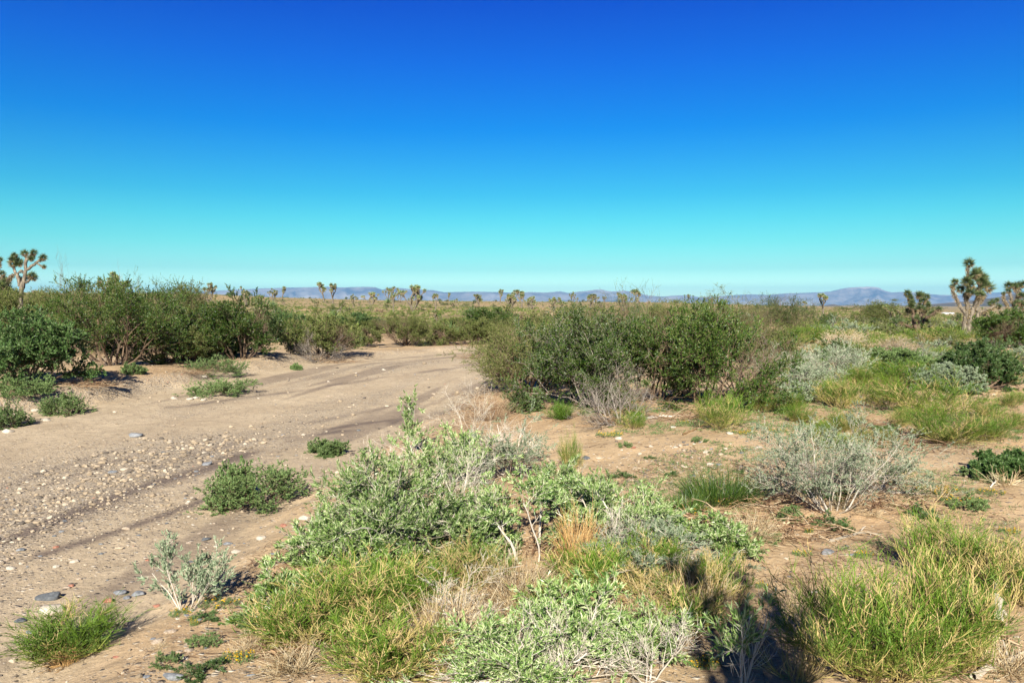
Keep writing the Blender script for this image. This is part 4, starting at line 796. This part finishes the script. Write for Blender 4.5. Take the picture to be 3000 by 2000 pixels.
jp = [(joshua_simple(800+i, 3.6, 3, i in (0, 2, 3, 5, 6, 8), 2), 3.6) for i in range(10)]
JT = [(335, 905, 60, 122, 3, 'small round-headed Joshua tree behind the tree-like bush at the left'), (612, 886, 36, 64, 0, 'small branching Joshua tree on the left skyline'), (800, 882, 34, 42, 6, 'small Joshua tree at the left end of the mountains'), (827, 880, 30, 46, 1, 'Joshua tree just right of the small one at the left end of the mountains'),
      (948, 886, 44, 74, 4, 'thin Joshua tree with a forked leaning trunk in front of the mountains'), (975, 892, 30, 88, 7, 'tall tufted Joshua tree beside the thin forked one'), (1142, 884, 26, 50, 8, 'small upright Joshua tree left of the dense one'), (1170, 885, 30, 38, 0, 'tiny pale Joshua tree touching the left of the dense one'),
      (1210, 912, 100, 86, 2, 'dense many-headed Joshua tree, the bulkiest near the middle of the skyline'), (1275, 912, 50, 58, 9, 'open Joshua tree right of the dense one'), (1315, 876, 16, 30, 4, 'tiny Joshua tree on the mid skyline'), (1465, 888, 26, 46, 1, 'two-tufted small Joshua tree left of the skyline cluster'),
      (1497, 905, 70, 62, 5, 'pale clustered Joshua tree on the middle skyline'), (1555, 912, 44, 50, 3, 'urn-shaped pale Joshua tree right of the skyline cluster'), (1620, 915, 70, 50, 2, 'low many-headed Joshua tree left of the big dark bush top'), (1650, 918, 70, 48, 5, 'squat green Joshua tree just above the dark bush, left'),
      (1826, 912, 34, 62, 8, 'round-headed Joshua tree behind the sprigs of the dark bush'), (1868, 915, 52, 76, 9, 'Joshua tree with flat tufts rising out of the dark bush'), (1770, 885, 28, 22, 6, 'tiny Joshua tree on the skyline between the two round ones'), (2020, 884, 28, 30, 1, 'feathery small Joshua tree on the skyline above the dark bush'),
      (1722, 882, 14, 24, 4, 'tiny two-armed Joshua tree on the skyline'), (2412, 925, 52, 76, 7, 'Joshua tree with flat sideways tufts in front of the left slope of the high mountain'), (1280, 965, 34, 62, 4, 'small leaning Joshua tree with a bent trunk above the yucca'), (2085, 886, 24, 26, 3, 'small pale Joshua tree right of the feathery one'),
      (2625, 948, 46, 60, 0, 'thin pale Joshua tree left of the black-looking one'), (2895, 945, 60, 50, 5, 'squat Joshua tree between the tallest and the rightmost'), (765, 905, 34, 46, 2, 'small bushy Joshua tree among the plain scrub at the left'), (1690, 895, 30, 26, 9, 'faint Joshua tree on the plain left of the tiny two-armed one')]
for i, (px, py, w, h, v, lab) in enumerate(JT):
    x, y = at(px, py, 430); parts, H0 = jp[v]; H = min(h/FPX*y*.88, 6.0); s = H/H0
    plant('joshua_tree', parts, (x, y, hz(x, y)), lab, 'joshua tree', scale=(s, s, s), rz=_rs.uniform(0, 6.3))

# ------------------------------------------------------------------ the scrub of the plain
rg0 = np.random.default_rng(77)
def far_bush(seed, W, H, leaf, n=10, nl=16, ll=.10, lw=.06, bare=.15):
    return leafy_shrub(seed, W, H, n=n, k2=6, k3=4, nl=nl, ll=ll, lw=lw, e0=10, e1=85, stem='grey_stem', leaf=leaf, r0=.02, wob=.16, up=.03, bare=bare, base=.12, thin=5)
FB = {k: [(far_bush(1000+i*10+j, 1.9, 1.15, k, n=12, nl=16, ll=.07, lw=.035, bare=.1+.1*j), 1.9, 1.15) for j in range(4)] for i, k in enumerate(['dark_leaf', 'olive_leaf', 'green_leaf', 'greygreen_leaf'])}
FB['straw'] = [(far_bush(1090+j, 1.3, .7, 'straw', n=14, nl=14, ll=.08, lw=.02), 1.3, .7) for j in range(3)]
def zone(az, R):
    return ('left' if az < -13 else 'middle' if az < 9 else 'right'), ('near' if R < 60 else 'mid' if R < 130 else 'far')
KW = {'dark_leaf': 'dark green', 'olive_leaf': 'olive', 'green_leaf': 'green', 'greygreen_leaf': 'grey-green', 'straw': 'straw-coloured'}
PL = {('left', 'near'): 'scattered behind the far bank bushes at the left', ('left', 'mid'): 'dotted over the rising plain at the left', ('left', 'far'): 'tiny on the far plain under the left skyline',
      ('middle', 'near'): 'behind the bend of the wash', ('middle', 'mid'): 'dotted over the plain in the middle below the mountains', ('middle', 'far'): 'tiny on the far plain below the mountains',
      ('right', 'near'): 'in the scrub behind the pale brush at the right', ('right', 'mid'): 'in the flat scrub in front of the right hills', ('right', 'far'): 'tiny in the far scrub under the high mountain'}
def scatter(n, r0, r1, mix, h0, h1, name='desert_shrub'):
    k = 0
    while k < n:
        az = rg0.uniform(-35, 35); R = math.exp(rg0.uniform(math.log(r0), math.log(r1)))
        x, y = R*math.sin(math.radians(az)), R*math.cos(math.radians(az))
        T, S = wash_coords(np.array([x]), np.array([y]))
        if abs(T[0]) < 1.2 or (x > -2 and R < 24) or (-17 < az < 3 and R < 48 and rg0.random() < .8): continue
        if vnoise(np.array([x/13.]), np.array([y/13.]), 5)[0] < .36 and R < 250: continue
        c = rg0.choice(len(mix), p=[m[1] for m in mix]); kind = mix[c][0]; pr = FB[kind][rg0.integers(len(FB[kind]))]
        s = rg0.uniform(h0, h1); zc = zone(az, R)
        if R < 75 and az > 10: s *= .6
        if R < 75 and -24 < az < 10: s *= .6
        plant(name, pr[0], (x, y, hz(x, y)-.03), '%s shrub %s' % (KW[kind], PL[zc]), 'shrub', '%s shrubs, %s %s plain' % (KW[kind], zc[1], zc[0]), (s*rg0.uniform(.9, 1.3), s*rg0.uniform(.9, 1.3), s), rg0.uniform(0, 6.3)); k += 1
scatter(66, 24, 70, [('dark_leaf', .25), ('olive_leaf', .35), ('green_leaf', .15), ('greygreen_leaf', .1), ('straw', .15)], .55, 1.15)
scatter(125, 60, 420, [('dark_leaf', .3), ('olive_leaf', .4), ('green_leaf', .1), ('greygreen_leaf', .05), ('straw', .15)], .7, 1.4)
def thicken(n, a0, a1, r0, r1, mix, h0, h1, words, group):
    for _ in range(n):
        az = math.radians(rg0.uniform(a0, a1)); R = rg0.uniform(r0, r1); x, y = R*math.sin(az), R*math.cos(az)
        kind = mix[rg0.integers(len(mix))]; pr = FB[kind][rg0.integers(len(FB[kind]))]; s = rg0.uniform(h0, h1)
        plant('desert_shrub', pr[0], (x, y, hz(x, y)-.03), 'low %s shrub %s' % (KW[kind], words), 'shrub', 'low %s shrubs, %s' % (KW[kind], group), (s*1.2, s*1.2, s), rg0.uniform(0, 6.3))
thicken(48, 15, 33, 19, 46, ['straw', 'olive_leaf', 'greygreen_leaf', 'straw', 'green_leaf'], .22, .5, 'in the pale brush below the right Joshua trees', 'right brush')
for k in range(46):
    px, py = rg0.uniform(2280, 2990), 1005+330*rg0.random()**1.2; x, y = at(px, py); parts, PW, PH = bro[rg0.integers(5)]; s = rg0.uniform(.35, .75)*y/14
    plant('broom_shrub', parts, (x, y, hz(x, y)), 'small broom clump among the pale brush in the right middle distance', 'shrub', 'small broom clumps in the right brush', (s, s, s), rg0.uniform(0, 6.3))
thicken(55, 13, 33, 40, 90, ['olive_leaf', 'olive_leaf', 'greygreen_leaf', 'straw', 'dark_leaf'], .5, .95, 'in the flat scrub around the right Joshua trees', 'right flat scrub')
# distant Joshua trees
k = 0
while k < 32:
    az = rg0.normal(-4, 11) if rg0.random() < .7 else rg0.uniform(-34, 34); R = math.exp(rg0.uniform(math.log(120), math.log(425)))
    if abs(az) > 35: continue
    x, y = R*math.sin(math.radians(az)), R*math.cos(math.radians(az)); zc = zone(az, max(R, 61)); v = rg0.integers(10); parts, H0 = jp[v]; s = (1.0+3.2*rg0.random()**1.6)/H0
    plant('joshua_tree', parts, (x, y, hz(x, y)-.05), 'Joshua tree %s' % PL[zc], 'joshua tree', 'Joshua trees, %s %s plain' % (zc[1], zc[0]), (s*rg0.uniform(.7, 1.6), s*rg0.uniform(.7, 1.6), s), rg0.uniform(0, 6.3)).rotation_euler[0] = rg0.uniform(-.18, .18); k += 1
# beyond what can be told apart: one mass of brush on the far plain
def far_brush():
    rg = np.random.default_rng(99); n = 15000; az = np.radians(rg.uniform(-36, 36, n)); R = np.exp(rg.uniform(np.log(48), np.log(620), n))
    x, y = R*np.sin(az), R*np.cos(az); keep = fbm(x/22, y/22, 3, 3) > -.12; x, y, R = x[keep], y[keep], R[keep]; z = height(x, y); n = len(x); V, F, Rn = [], [], []
    m = 22; s = rg.uniform(.12, .5, n); c = np.repeat(np.stack([x, y, z], 1), m, 0); ss = np.repeat(s, m); D = norm(rg.normal(size=(n*m, 3))+np.array([0, 0, .5])); D[:, 2] = abs(D[:, 2])
    P = c+D*(ss*rg.uniform(.1, .75, n*m))[:, None]
    v, f, r = leaves(P, D+rg.normal(0, .7, D.shape), ss*.5, ss*.28, rg, np.clip(np.repeat(rg.random(n), m)*.7+rg.random(n*m)*.3, 0, 1))
    o = mesh_obj('far_brush', part_mesh('far_brush', [(v, f, r)], 'olive_leaf')); tag(o, 'unbroken low brush covering the far plain up to the mountains', 'brush', kind='stuff')
far_brush()

# ------------------------------------------------------------------ stones
def stone_mesh(seed, mat):
    rg = np.random.default_rng(seed)
    import bmesh
    bm = bmesh.new(); bmesh.ops.create_icosphere(bm, subdivisions=3, radius=.5)
    V = np.array([v.co[:] for v in bm.verts]); F = np.array([[v.index for v in f.verts] for f in bm.faces]); bm.free()
    # cut by random planes for facets, then roughen
    for _ in range(9):
        nrm = norm(rg.normal(size=3)); h = rg.uniform(.26, .44); d = V@nrm; m = d > h; V[m] -= (d[m]-h)[:, None]*nrm*.85
    V *= np.array([1, rg.uniform(.6, .85), rg.uniform(.38, .62)])
    V *= 1+.05*fbm(V[:, 0]*6+seed, V[:, 1]*6+V[:, 2]*5, seed, 3)[:, None]
    return make_mesh('stone', V, [F], [mat], smooth=True)
SM = {k: [stone_mesh(1200+i*10+j, 'rock_'+k) for j in range(4)] for i, k in enumerate(['grey', 'dark', 'tan', 'pale', 'red'])}
def stone(px, py, w, col, label, v=0, group=None, flat=1.0, xy=None):
    x, y = xy if xy else at(px, py); W = w/FPX*y if xy is None else w
    o = mesh_obj('stone', SM[col][v % 4], None, (x, y, hz(x, y)+W*.07*flat)); o.scale = (W, W*_rs.uniform(.8, 1.1), W*flat)
    o.rotation_euler = (_rs.uniform(-.15, .15), _rs.uniform(-.15, .15), _rs.uniform(-.5, .5)); tag(o, label, 'stone', group)
for i, a in enumerate([(145, 1752, 84, 'dark', 'large dark speckled flat stone near the left edge, above a white one'), (158, 1790, 80, 'pale', 'white stone behind the round fine green bush'), (350, 1738, 46, 'grey', 'grey upright stone, left of a pair on the sand'), (372, 1752, 30, 'grey', 'small grey stone between two larger grey ones'),
        (403, 1742, 48, 'grey', 'grey squared stone, right of a pair on the sand'), (316, 1762, 38, 'red', 'brick-red stone beside the pair of grey stones'), (505, 1985, 78, 'grey', 'large smooth grey stone at the bottom edge'), (60, 1818, 40, 'dark', 'dark stone at the left edge behind the round fine green bush'),
        (60, 1612, 32, 'grey', 'grey stone topping the little stone heap at the left edge'), (40, 1622, 22, 'tan', 'small stone at the foot of the left heap'), (165, 1603, 20, 'red', 'orange stone on the dark damp streak'), (30, 1665, 34, 'pale', 'pale stone at the left edge below the stone heap'),
        (165, 1660, 28, 'pale', 'oval pale stone with a black shadow left of centre of the sand'), (220, 1646, 30, 'pale', 'flat white stone above the oval pale one'), (295, 1594, 18, 'grey', 'small bluish stone alone on the damp sand'), (602, 1580, 34, 'dark', 'dark flat stone above the tree-like small silvery shrub'),
        (668, 1594, 32, 'grey', 'bluish rounded stone right of the dark flat one'), (560, 1645, 22, 'dark', 'dark stone behind the small upright silvery shrub'), (635, 1635, 52, 'tan', 'wood-like tan stone behind the small upright silvery shrub'), (690, 1618, 40, 'pale', 'flat pale stone at the bank above the wood-like one'),
        (895, 1520, 44, 'pale', 'big white block at the left foot of the big silvery shrub'), (768, 1578, 36, 'pale', 'white stone on the near bank below the low dense green plant'), (860, 1545, 16, 'pale', 'small white stone next to the big white block'), (832, 1540, 28, 'red', 'pinkish stone beside the big white block'),
        (944, 1582, 20, 'pale', 'white pebble-like stone below the big silvery shrub'), (330, 1384, 30, 'grey', 'grey stone standing out of the coarse gravel bar'), (395, 1278, 54, 'grey', 'flat grey slab half sunk in the middle of the wash'), (135, 1232, 34, 'pale', 'pale flat stone with a shadow beside the low plant at the left'),
        (25, 1266, 40, 'pale', 'long white stone in front of the leftmost low plant'), (105, 1205, 28, 'pale', 'white stone between the two low plants at the left'), (447, 1325, 20, 'tan', 'tan stone of a pair in the upper gravel'), (480, 1325, 20, 'dark', 'dark stone of a pair in the upper gravel'),
        (620, 1338, 18, 'grey', 'small grey stone at the right end of the gravel bar'), (607, 1360, 34, 'grey', 'flat bluish stone at the right end of the gravel bar'), (510, 1168, 24, 'pale', 'white stone left of the flat cushion plant'), (555, 1170, 26, 'pale', 'leftmost of the white stones touching the cushion plant'),
        (573, 1167, 24, 'pale', 'middle white stone touching the cushion plant'), (597, 1172, 22, 'pale', 'rightmost white stone in front of the cushion plant'), (1125, 1084, 16, 'pale', 'white stone on the far side of the wash near the bend'), (1042, 1093, 10, 'pale', 'small upright white stone on the far side of the wash'),
        (889, 1274, 18, 'pale', 'white stone alone on the wash above the damp streak'), (830, 1274, 14, 'grey', 'grey stone left of the lone white one on the wash'), (1050, 1261, 14, 'dark', 'dark stone on the damp streak behind the leafy shoot'), (1270, 1155, 14, 'tan', 'small stone on the wash near the dark damp patch'),
        (2070, 1325, 26, 'pale', 'pale pointed stone on the sand in front of the big dark bush'), (2107, 1362, 20, 'grey', 'purple-grey upright stone right of a pale flat one'), (2082, 1361, 26, 'pale', 'pale flat stone beside the purple-grey one'), (2136, 1270, 26, 'pale', 'white stone beside the bright yellow flowers'),
        (1815, 1286, 30, 'pale', 'white stone at the right end of the green mat with flowers'), (1856, 1312, 18, 'red', 'reddish stone on the sand among small green sprouts'), (1908, 1308, 16, 'pale', 'round white stone right of the reddish one'), (1978, 1310, 18, 'pale', 'white stone in the middle of the right sand'),
        (2173, 1327, 18, 'dark', 'small dark stone on the sand right of the pale pointed one'), (2225, 1312, 24, 'pale', 'long white stone on the sand at the right'), (1716, 1343, 28, 'dark', 'dark flat stone beside the slim green broom clump'), (1970, 1252, 22, 'pale', 'white stone near the pale fallen branch'),
        (2425, 1620, 50, 'grey', 'flat grey stone half buried below the twig heap'), (430, 1982, 24, 'grey', 'small grey stone left of the large smooth one'), (735, 1978, 26, 'grey', 'grey stone at the bottom edge below the few yellow flowers'), (520, 1812, 18, 'pale', 'small white stone under the small upright silvery shrub'),
        (500, 1850, 40, 'tan', 'tan crumbly stone on the sand at the lower left'), (460, 1880, 36, 'tan', 'pinkish tan stone left of the crumbly one'), (535, 1928, 18, 'pale', 'little white stone above the large smooth grey one'), (90, 1853, 38, 'grey', 'grey stone left behind the round fine green bush'),
        (320, 1036, 14, 'pale', 'white stone in the shade under the tree-like bush'), (600, 1105, 20, 'pale', 'pale stone on the far bank below the low green plant'), (2965, 1108, 16, 'pale', 'white stone right of the dark green leafy bush'), (370, 1550, 26, 'tan', 'tan stone in the scattered stones left of centre'), (240, 1548, 26, 'tan', 'rounded tan stone on the wash sand at the left'),
        (180, 1557, 18, 'grey', 'grey stone left of the rounded tan one'), (160, 1570, 16, 'dark', 'dark stone below the grey one at the left')]):
    stone(a[0], a[1], a[2], a[3], a[4], i, flat=.85)
# smaller stones: the band they lie in is what tells them apart
SZ = [('in the coarse gravel bar of the wash at the left', [(0, 1400), (900, 1330), (620, 1380), (0, 1540)], 80), ('strewn over the near sand of the wash at the left', [(0, 1540), (640, 1420), (640, 1600), (0, 1730)], 46), ('along the gravelly foot of the far bank', [(260, 1100), (760, 1060), (700, 1095), (260, 1150)], 34),
      ('on the far side of the wash', [(560, 1130), (1380, 1060), (1300, 1130), (500, 1250)], 22), ('on the open sand in front of the big dark bush', [(1800, 1290), (2230, 1290), (2240, 1380), (1750, 1420)], 34), ('on the sand at the near bank left of the big silvery shrub', [(560, 1560), (900, 1500), (950, 1620), (620, 1720)], 18),
      ('at the bottom left corner of the sand', [(20, 1700), (480, 1650), (700, 1980), (300, 1990)], 24), ('on the sand at the bottom right', [(2200, 1600), (2700, 1540), (2900, 1620), (2300, 1740)], 10)]
for zi, (where, quad, n) in enumerate(SZ):
    for k in range(n):
        u, v = rg0.random(), rg0.random(); q = np.array(quad, float); p = (q[0]*(1-u)+q[1]*u)*(1-v)+(q[3]*(1-u)+q[2]*u)*v
        col = ['grey', 'tan', 'pale', 'dark', 'red'][rg0.choice(5, p=[.30, .38, .14, .12, .06])]
        x, y = at(*p); w = (.022+.035*rg0.random()**2)*(1 if y < 12 else 1.5)
        stone(0, 0, w, col, 'small %s stone %s' % ({'tan': 'tan', 'pale': 'pale', 'grey': 'grey', 'dark': 'dark', 'red': 'reddish'}[col], where), rg0.integers(4), 'small %s stones %s' % (col, where), .85, (x, y))
# gravel
def gravel():
    rg = np.random.default_rng(31); t = (1+5**.5)/2
    I = norm(np.array([(-1, t, 0), (1, t, 0), (-1, -t, 0), (1, -t, 0), (0, -1, t), (0, 1, t), (0, -1, -t), (0, 1, -t), (t, 0, -1), (t, 0, 1), (-t, 0, -1), (-t, 0, 1)], float))
    IF = np.array([(0, 11, 5), (0, 5, 1), (0, 1, 7), (0, 7, 10), (0, 10, 11), (1, 5, 9), (5, 11, 4), (11, 10, 2), (10, 7, 6), (7, 1, 8), (3, 9, 4), (3, 4, 2), (3, 2, 6), (3, 6, 8), (3, 8, 9), (4, 9, 5), (2, 4, 11), (6, 2, 10), (8, 6, 7), (9, 8, 1)])
    n = 220000; az = np.radians(rg.uniform(-36, 34, n)); inv = rg.uniform(1/30., 1/3.2, n); R = 1/inv; X, Y = R*np.sin(az), R*np.cos(az); T, S = wash_coords(X, Y)
    bar = np.exp(-((T-.25)/.28)**2)*sstep(15, 10, Y)*sstep(-.22, .12, fbm(S/2.5, T*3, 61, 3)+.1)
    strips = sstep(.0, .2, fbm(T*5, S/6, 62, 3)); edge = np.exp(-((np.abs(T)-1.03)/.12)**2); inw = abs(T) < 1
    edge = edge*sstep(7, 12, Y)
    px = [(1980, 1370, .55), (2050, 1320, .4), (1900, 1400, .4), (330, 1120, .8), (600, 1480, .4)]
    dens = np.where(inw, bar*.5+strips*.13+.010, .008)+edge*.14+.05*sstep(.12, .3, fbm(X/.8, Y/.8, 63, 3))
    for a, b, r in px:
        gx, gy = at(a, b); dens += .5*np.exp(-((X-gx)**2/(r*1.4)**2+(Y-gy)**2/r**2))
    keep = rg.random(n) < dens*.5; X, Y, T = X[keep], Y[keep], T[keep]; n = len(X)
    s = np.exp(rg.normal(np.log(.0085), .5, n)); s = np.clip(s*(1+.5*(bar[keep] > .4)), .003, .03)*np.clip(Y/8, .8, 2.0)
    Z = height(X, Y); V = I[None]*(1+rg.uniform(-.25, .25, (n, 12, 1)))*np.stack([s*rg.uniform(.8, 1.5, n), s, s*rg.uniform(.45, .8, n)], 1)[:, None]
    a = rg.uniform(0, 6.28, n); ca, sa = np.cos(a)[:, None], np.sin(a)[:, None]; V = np.stack([V[..., 0]*ca-V[..., 1]*sa, V[..., 0]*sa+V[..., 1]*ca, V[..., 2]], -1)+np.stack([X, Y, Z+s*.25], 1)[:, None]
    F = (IF[None]+np.arange(n)[:, None, None]*12).reshape(-1, 3)
    o = mesh_obj('gravel', make_mesh('gravel', V.reshape(-1, 3), [F], ['gravel'], attrs={'rnd': np.repeat(rg.random(n), 12)})); tag(o, 'grey and tan gravel strewn through the dry wash', 'gravel', kind='stuff')
    print('gravel', n)
gravel()
# ------------------------------------------------------------------ ground cover and litter
TUFT = [mat_plant(1400+i, .3, .09, n=14, k2=5, nl=10, ll=.02, lw=.006, leaf=['mat_leaf', 'green_leaf', 'mat_leaf'][i]) for i in range(3)]+[straw_tuft(1410+i, .3, .1, n=70, mat='straw') for i in range(2)]
def ground_cover():
    rg = np.random.default_rng(32); n = 60000; px = rg.uniform(450, 3000, n); py = 2000-1000*rg.random(n)**.8
    ok = (px > 1700) | ((px > 450) & (py > 1760)); px, py = px[ok], py[ok]
    D = FPX*CAM_Z/(py-HORIZON); X = (px-CX)/FPX*D; Y = D; T, S = wash_coords(X, Y)
    d = sstep(-.04, .18, fbm(X/.9, Y/.9, 66, 4)+.02*(X > 1)); keep = (rg.random(len(X)) < d*.8) & (T > 1.05); X, Y = X[keep], Y[keep]; n = len(X); Z = height(X, Y)
    m = 9; c = np.repeat(np.stack([X, Y, Z], 1), m, 0)+np.stack([rg.normal(0, .02, n*m), rg.normal(0, .02, n*m), np.zeros(n*m)], 1)
    Dv = norm(rg.normal(size=(n*m, 3))*np.array([1, 1, .3])+np.array([0, 0, .8])); sc = np.repeat(np.clip(Y/9, .7, 2.2), m)
    v = leaves(c, Dv, .026*rg.uniform(.5, 1.5, n*m)*sc, .006*sc, rg)
    o = mesh_obj('ground_cover', part_mesh('ground_cover', [v], 'mat_leaf')); tag(o, 'thin green sprouts and tiny plants dusting the sand', 'ground cover', kind='stuff')
for k in range(44):
    px, py = [(rg0.uniform(1700, 2250), rg0.uniform(1290, 1440)), (rg0.uniform(2350, 2990), rg0.uniform(1230, 1480)), (rg0.uniform(2200, 2990), rg0.uniform(1480, 1760)), (rg0.uniform(450, 820), rg0.uniform(1800, 1985))][k % 4]
    x, y = at(px, py); w = rg0.uniform(.10, .28)*(1.5 if px > 2300 else .8); pr = TUFT[k % 5]
    where = ['on the open sand in front of the big dark bush', 'in the right brush around the shadow patches', 'on the sand at the bottom right', 'on the sand left of the broom mounds'][k % 4]
    plant('green_tuft', pr, (x, y, hz(x, y)), 'small low %s tuft ' % ('green' if k % 5 < 3 else 'straw-coloured')+where, 'plant', 'small %s tufts ' % ('green' if k % 5 < 3 else 'straw-coloured')+where, (w/.3, w/.3, w/.3*rg0.uniform(.6, 1.2)), rg0.uniform(0, 6.3))
def litter():
    rg = np.random.default_rng(33); n = 70000; px = rg.uniform(300, 3000, n); py = rg.uniform(990, 2000, n)
    D = FPX*CAM_Z/(py-HORIZON); X = (px-CX)/FPX*D; Y = D; T, S = wash_coords(X, Y)
    d = sstep(-.02, .24, fbm(X/.7, Y/.7, 68, 4))*.6+.07; keep = (rg.random(len(X)) < d) & (T > 1.03); X, Y = X[keep], Y[keep]; n = len(X); Z = height(X, Y)
    a = rg.uniform(0, 6.28, n); P, R = grow(np.stack([X, Y, Z+.004], 1), np.stack([np.cos(a), np.sin(a), rg.normal(0, .15, n)], 1), .09*rg.uniform(.3, 1.8, n)*np.clip(Y/8, .8, 1.8), .0016*np.clip(Y/5, .8, 3), 4, .18, 0, rg)
    P[..., 2] = np.maximum(P[..., 2], height(P[..., 0], P[..., 1])+.002)
    o = mesh_obj('dry_litter', part_mesh('dry_litter', [tubes(P, R, 3)], 'litter')); tag(o, 'brown and straw-coloured plant litter scattered over the sand', 'litter', kind='stuff')
ground_cover(); litter()

# ------------------------------------------------------------------ fallen branches, the weathered log, far huts
def branch(name, pts_px, r, mat, label, cat, zs=None, seed=0):
    P = []
    for i, p in enumerate(pts_px):
        x, y = at(*p); P.append((x, y, hz(x, y)+r*.8+(zs[i] if zs else 0)))
    P = np.array(P); o0 = P[0].copy(); P -= o0; n = 14; t = np.linspace(0, len(P)-1, n); Q = np.stack([np.interp(t, np.arange(len(P)), P[:, c]) for c in range(3)], 1)
    rg = np.random.default_rng(seed); Q[1:-1] += rg.normal(0, r*.35, (n-2, 3)); R = r*np.linspace(1, .45, n)*rg.uniform(.88, 1.12, n); R[0] *= .8
    tb = [tubes(Q[None], R[None], 7, seed=seed)]
    s, d, rr, _ = spawn(Q[None], R[None], 4, .3, .95, .4, .9, rg); tb.append(tubes(*grow(s, d, np.linalg.norm(P[-1])*.22, rr*.5, 5, .15, 0, rg), 4, seed=seed))
    o = mesh_obj(name, part_mesh(name, tb, mat), None, tuple(o0)); tag(o, label, cat)
branch('fallen_branch', [(1893, 1229), (1935, 1222), (1978, 1222)], .02, 'pale_stem', 'pale bent fallen branch on the sand in front of the big dark bush', 'branch', seed=1)
branch('fallen_branch', [(2256, 1554), (2318, 1534)], .018, 'straw', 'straight pale stick left of the twig heap', 'branch', seed=2)
branch('fallen_branch', [(2430, 1588), (2520, 1562), (2580, 1570)], .012, 'pale_stem', 'bleached stick at the right of the twig heap', 'branch', seed=3)
branch('fallen_branch', [(2000, 1275), (2030, 1262), (2060, 1250)], .012, 'straw', 'thin straw-coloured stick near the white stone by the flowers', 'branch', seed=4)
branch('fallen_branch', [(2850, 1990), (2950, 1940), (3010, 1915)], .02, 'pale_stem', 'bleached branch in the bottom right corner', 'branch', seed=5)
branch('weathered_log', [(2925, 1868), (2922, 1800), (2916, 1745)], .030, 'pale_stem', 'thick bleached log lying beside the broom at the bottom right', 'log', zs=[.05, .04, .10], seed=6)
branch('fallen_branch', [(2900, 1430), (2930, 1410)], .007, 'pale_stem', 'short white broken stick among yellow flowers at the right', 'branch', zs=[0, .05], seed=7)
branch('fallen_branch', [(1110, 1018), (1180, 1016), (1240, 1005)], .03, 'grey_stem', 'long dead branch lying on the far bank under the grey twiggy bush', 'branch', seed=8)
import bmesh
def hut(x, y, w, d, h, label):
    root = empty('building', (x, y, hz(x, y)), .15); tag(root, label, 'building')
    def box(name, a, b, mat):
        bm = bmesh.new(); bmesh.ops.create_cube(bm, size=1)
        for v in bm.verts: v.co = Vector([(a[i]+b[i])/2+v.co[i]*(b[i]-a[i]) for i in range(3)])
        me = bpy.data.meshes.new(name); bm.to_mesh(me); bm.free(); me.materials.append(M[mat]); mesh_obj(name, me, root)
    box('wall', (-w/2, -d/2, -.3), (w/2, d/2, h), 'wall_white'); box('window', (-w*.3, -d/2-.05, h*.4), (-w*.15, -d/2-.01, h*.8), 'rock_dark'); box('door', (w*.1, -d/2-.05, 0), (w*.1+.3, -d/2-.01, h*.85), 'rock_dark')
    V = np.array([(-w/2-.3, -d/2-.3, h), (w/2+.3, -d/2-.3, h), (w/2+.3, d/2+.3, h), (-w/2-.3, d/2+.3, h), (-w/2-.3, 0, h+.35), (w/2+.3, 0, h+.35)]); me = make_mesh('roof', V, [np.array([(0, 4, 3), (1, 2, 5)]), np.array([(0, 1, 5, 4), (2, 3, 4, 5), (3, 2, 1, 0)])], ['wall_white']); mesh_obj('roof', me, root)
m_, t_, N_, L_ = new_mat('wall_white'); o_ = N_.new('ShaderNodeOutputMaterial'); p_ = N_.new('ShaderNodeBsdfPrincipled'); p_.inputs['Base Color'].default_value = (.78, .78, .75, 1); p_.inputs['Roughness'].default_value = .5; L_.new(p_.outputs[0], o_.inputs[0]); M['wall_white'] = m_
for px, w, lab in ((2768, 8, 'tiny white building far off left of the tallest Joshua tree, left one'), (2785, 7, 'tiny white building far off, nearer the tallest Joshua tree')):
    D = 330; hut((px-CX)/FPX*D, D, w*.2, 2, .5, lab)
# unseen bush added behind the camera to cast the shadow of a likely person
plant('desert_bush', leafy_shrub(590, .5, 2.8, n=14, k2=10, k3=6, k4=3, nl=14, ll=.05, lw=.03, e0=70, e1=89, stem='grey_stem', leaf='dark_leaf', r0=.02, bare=0, base=.2), (.84, -.5, hz(.84, -.5)), 'bush added out of view to throw the black shadow at the bottom right', 'bush')

# ------------------------------------------------------------------ the desert air
def haze():
    m, t, N, L = new_mat('haze'); out = N.new('ShaderNodeOutputMaterial'); v = N.new('ShaderNodeVolumePrincipled')
    v.inputs['Color'].default_value = (.13, .40, .74, 1); v.inputs['Density'].default_value = HAZE; v.inputs['Anisotropy'].default_value = 0.0
    L.new(v.outputs[0], out.inputs['Volume']); m.cycles.homogeneous_volume = True; M['haze'] = m
    a, z0, z1 = 27500.0, -80.0, 600.0
    V = np.array([(x, y, z) for z in (z0, z1) for y in (-a, a) for x in (-a, a)])
    F = np.array([(0, 2, 3, 1), (4, 5, 7, 6), (0, 1, 5, 4), (2, 6, 7, 3), (0, 4, 6, 2), (1, 3, 7, 5)])
    tag(mesh_obj('haze', make_mesh('haze', V, [F], ['haze'])), 'thin blue desert haze in front of the mountains', 'haze', kind='stuff')
HAZE = 4.4e-5
haze()
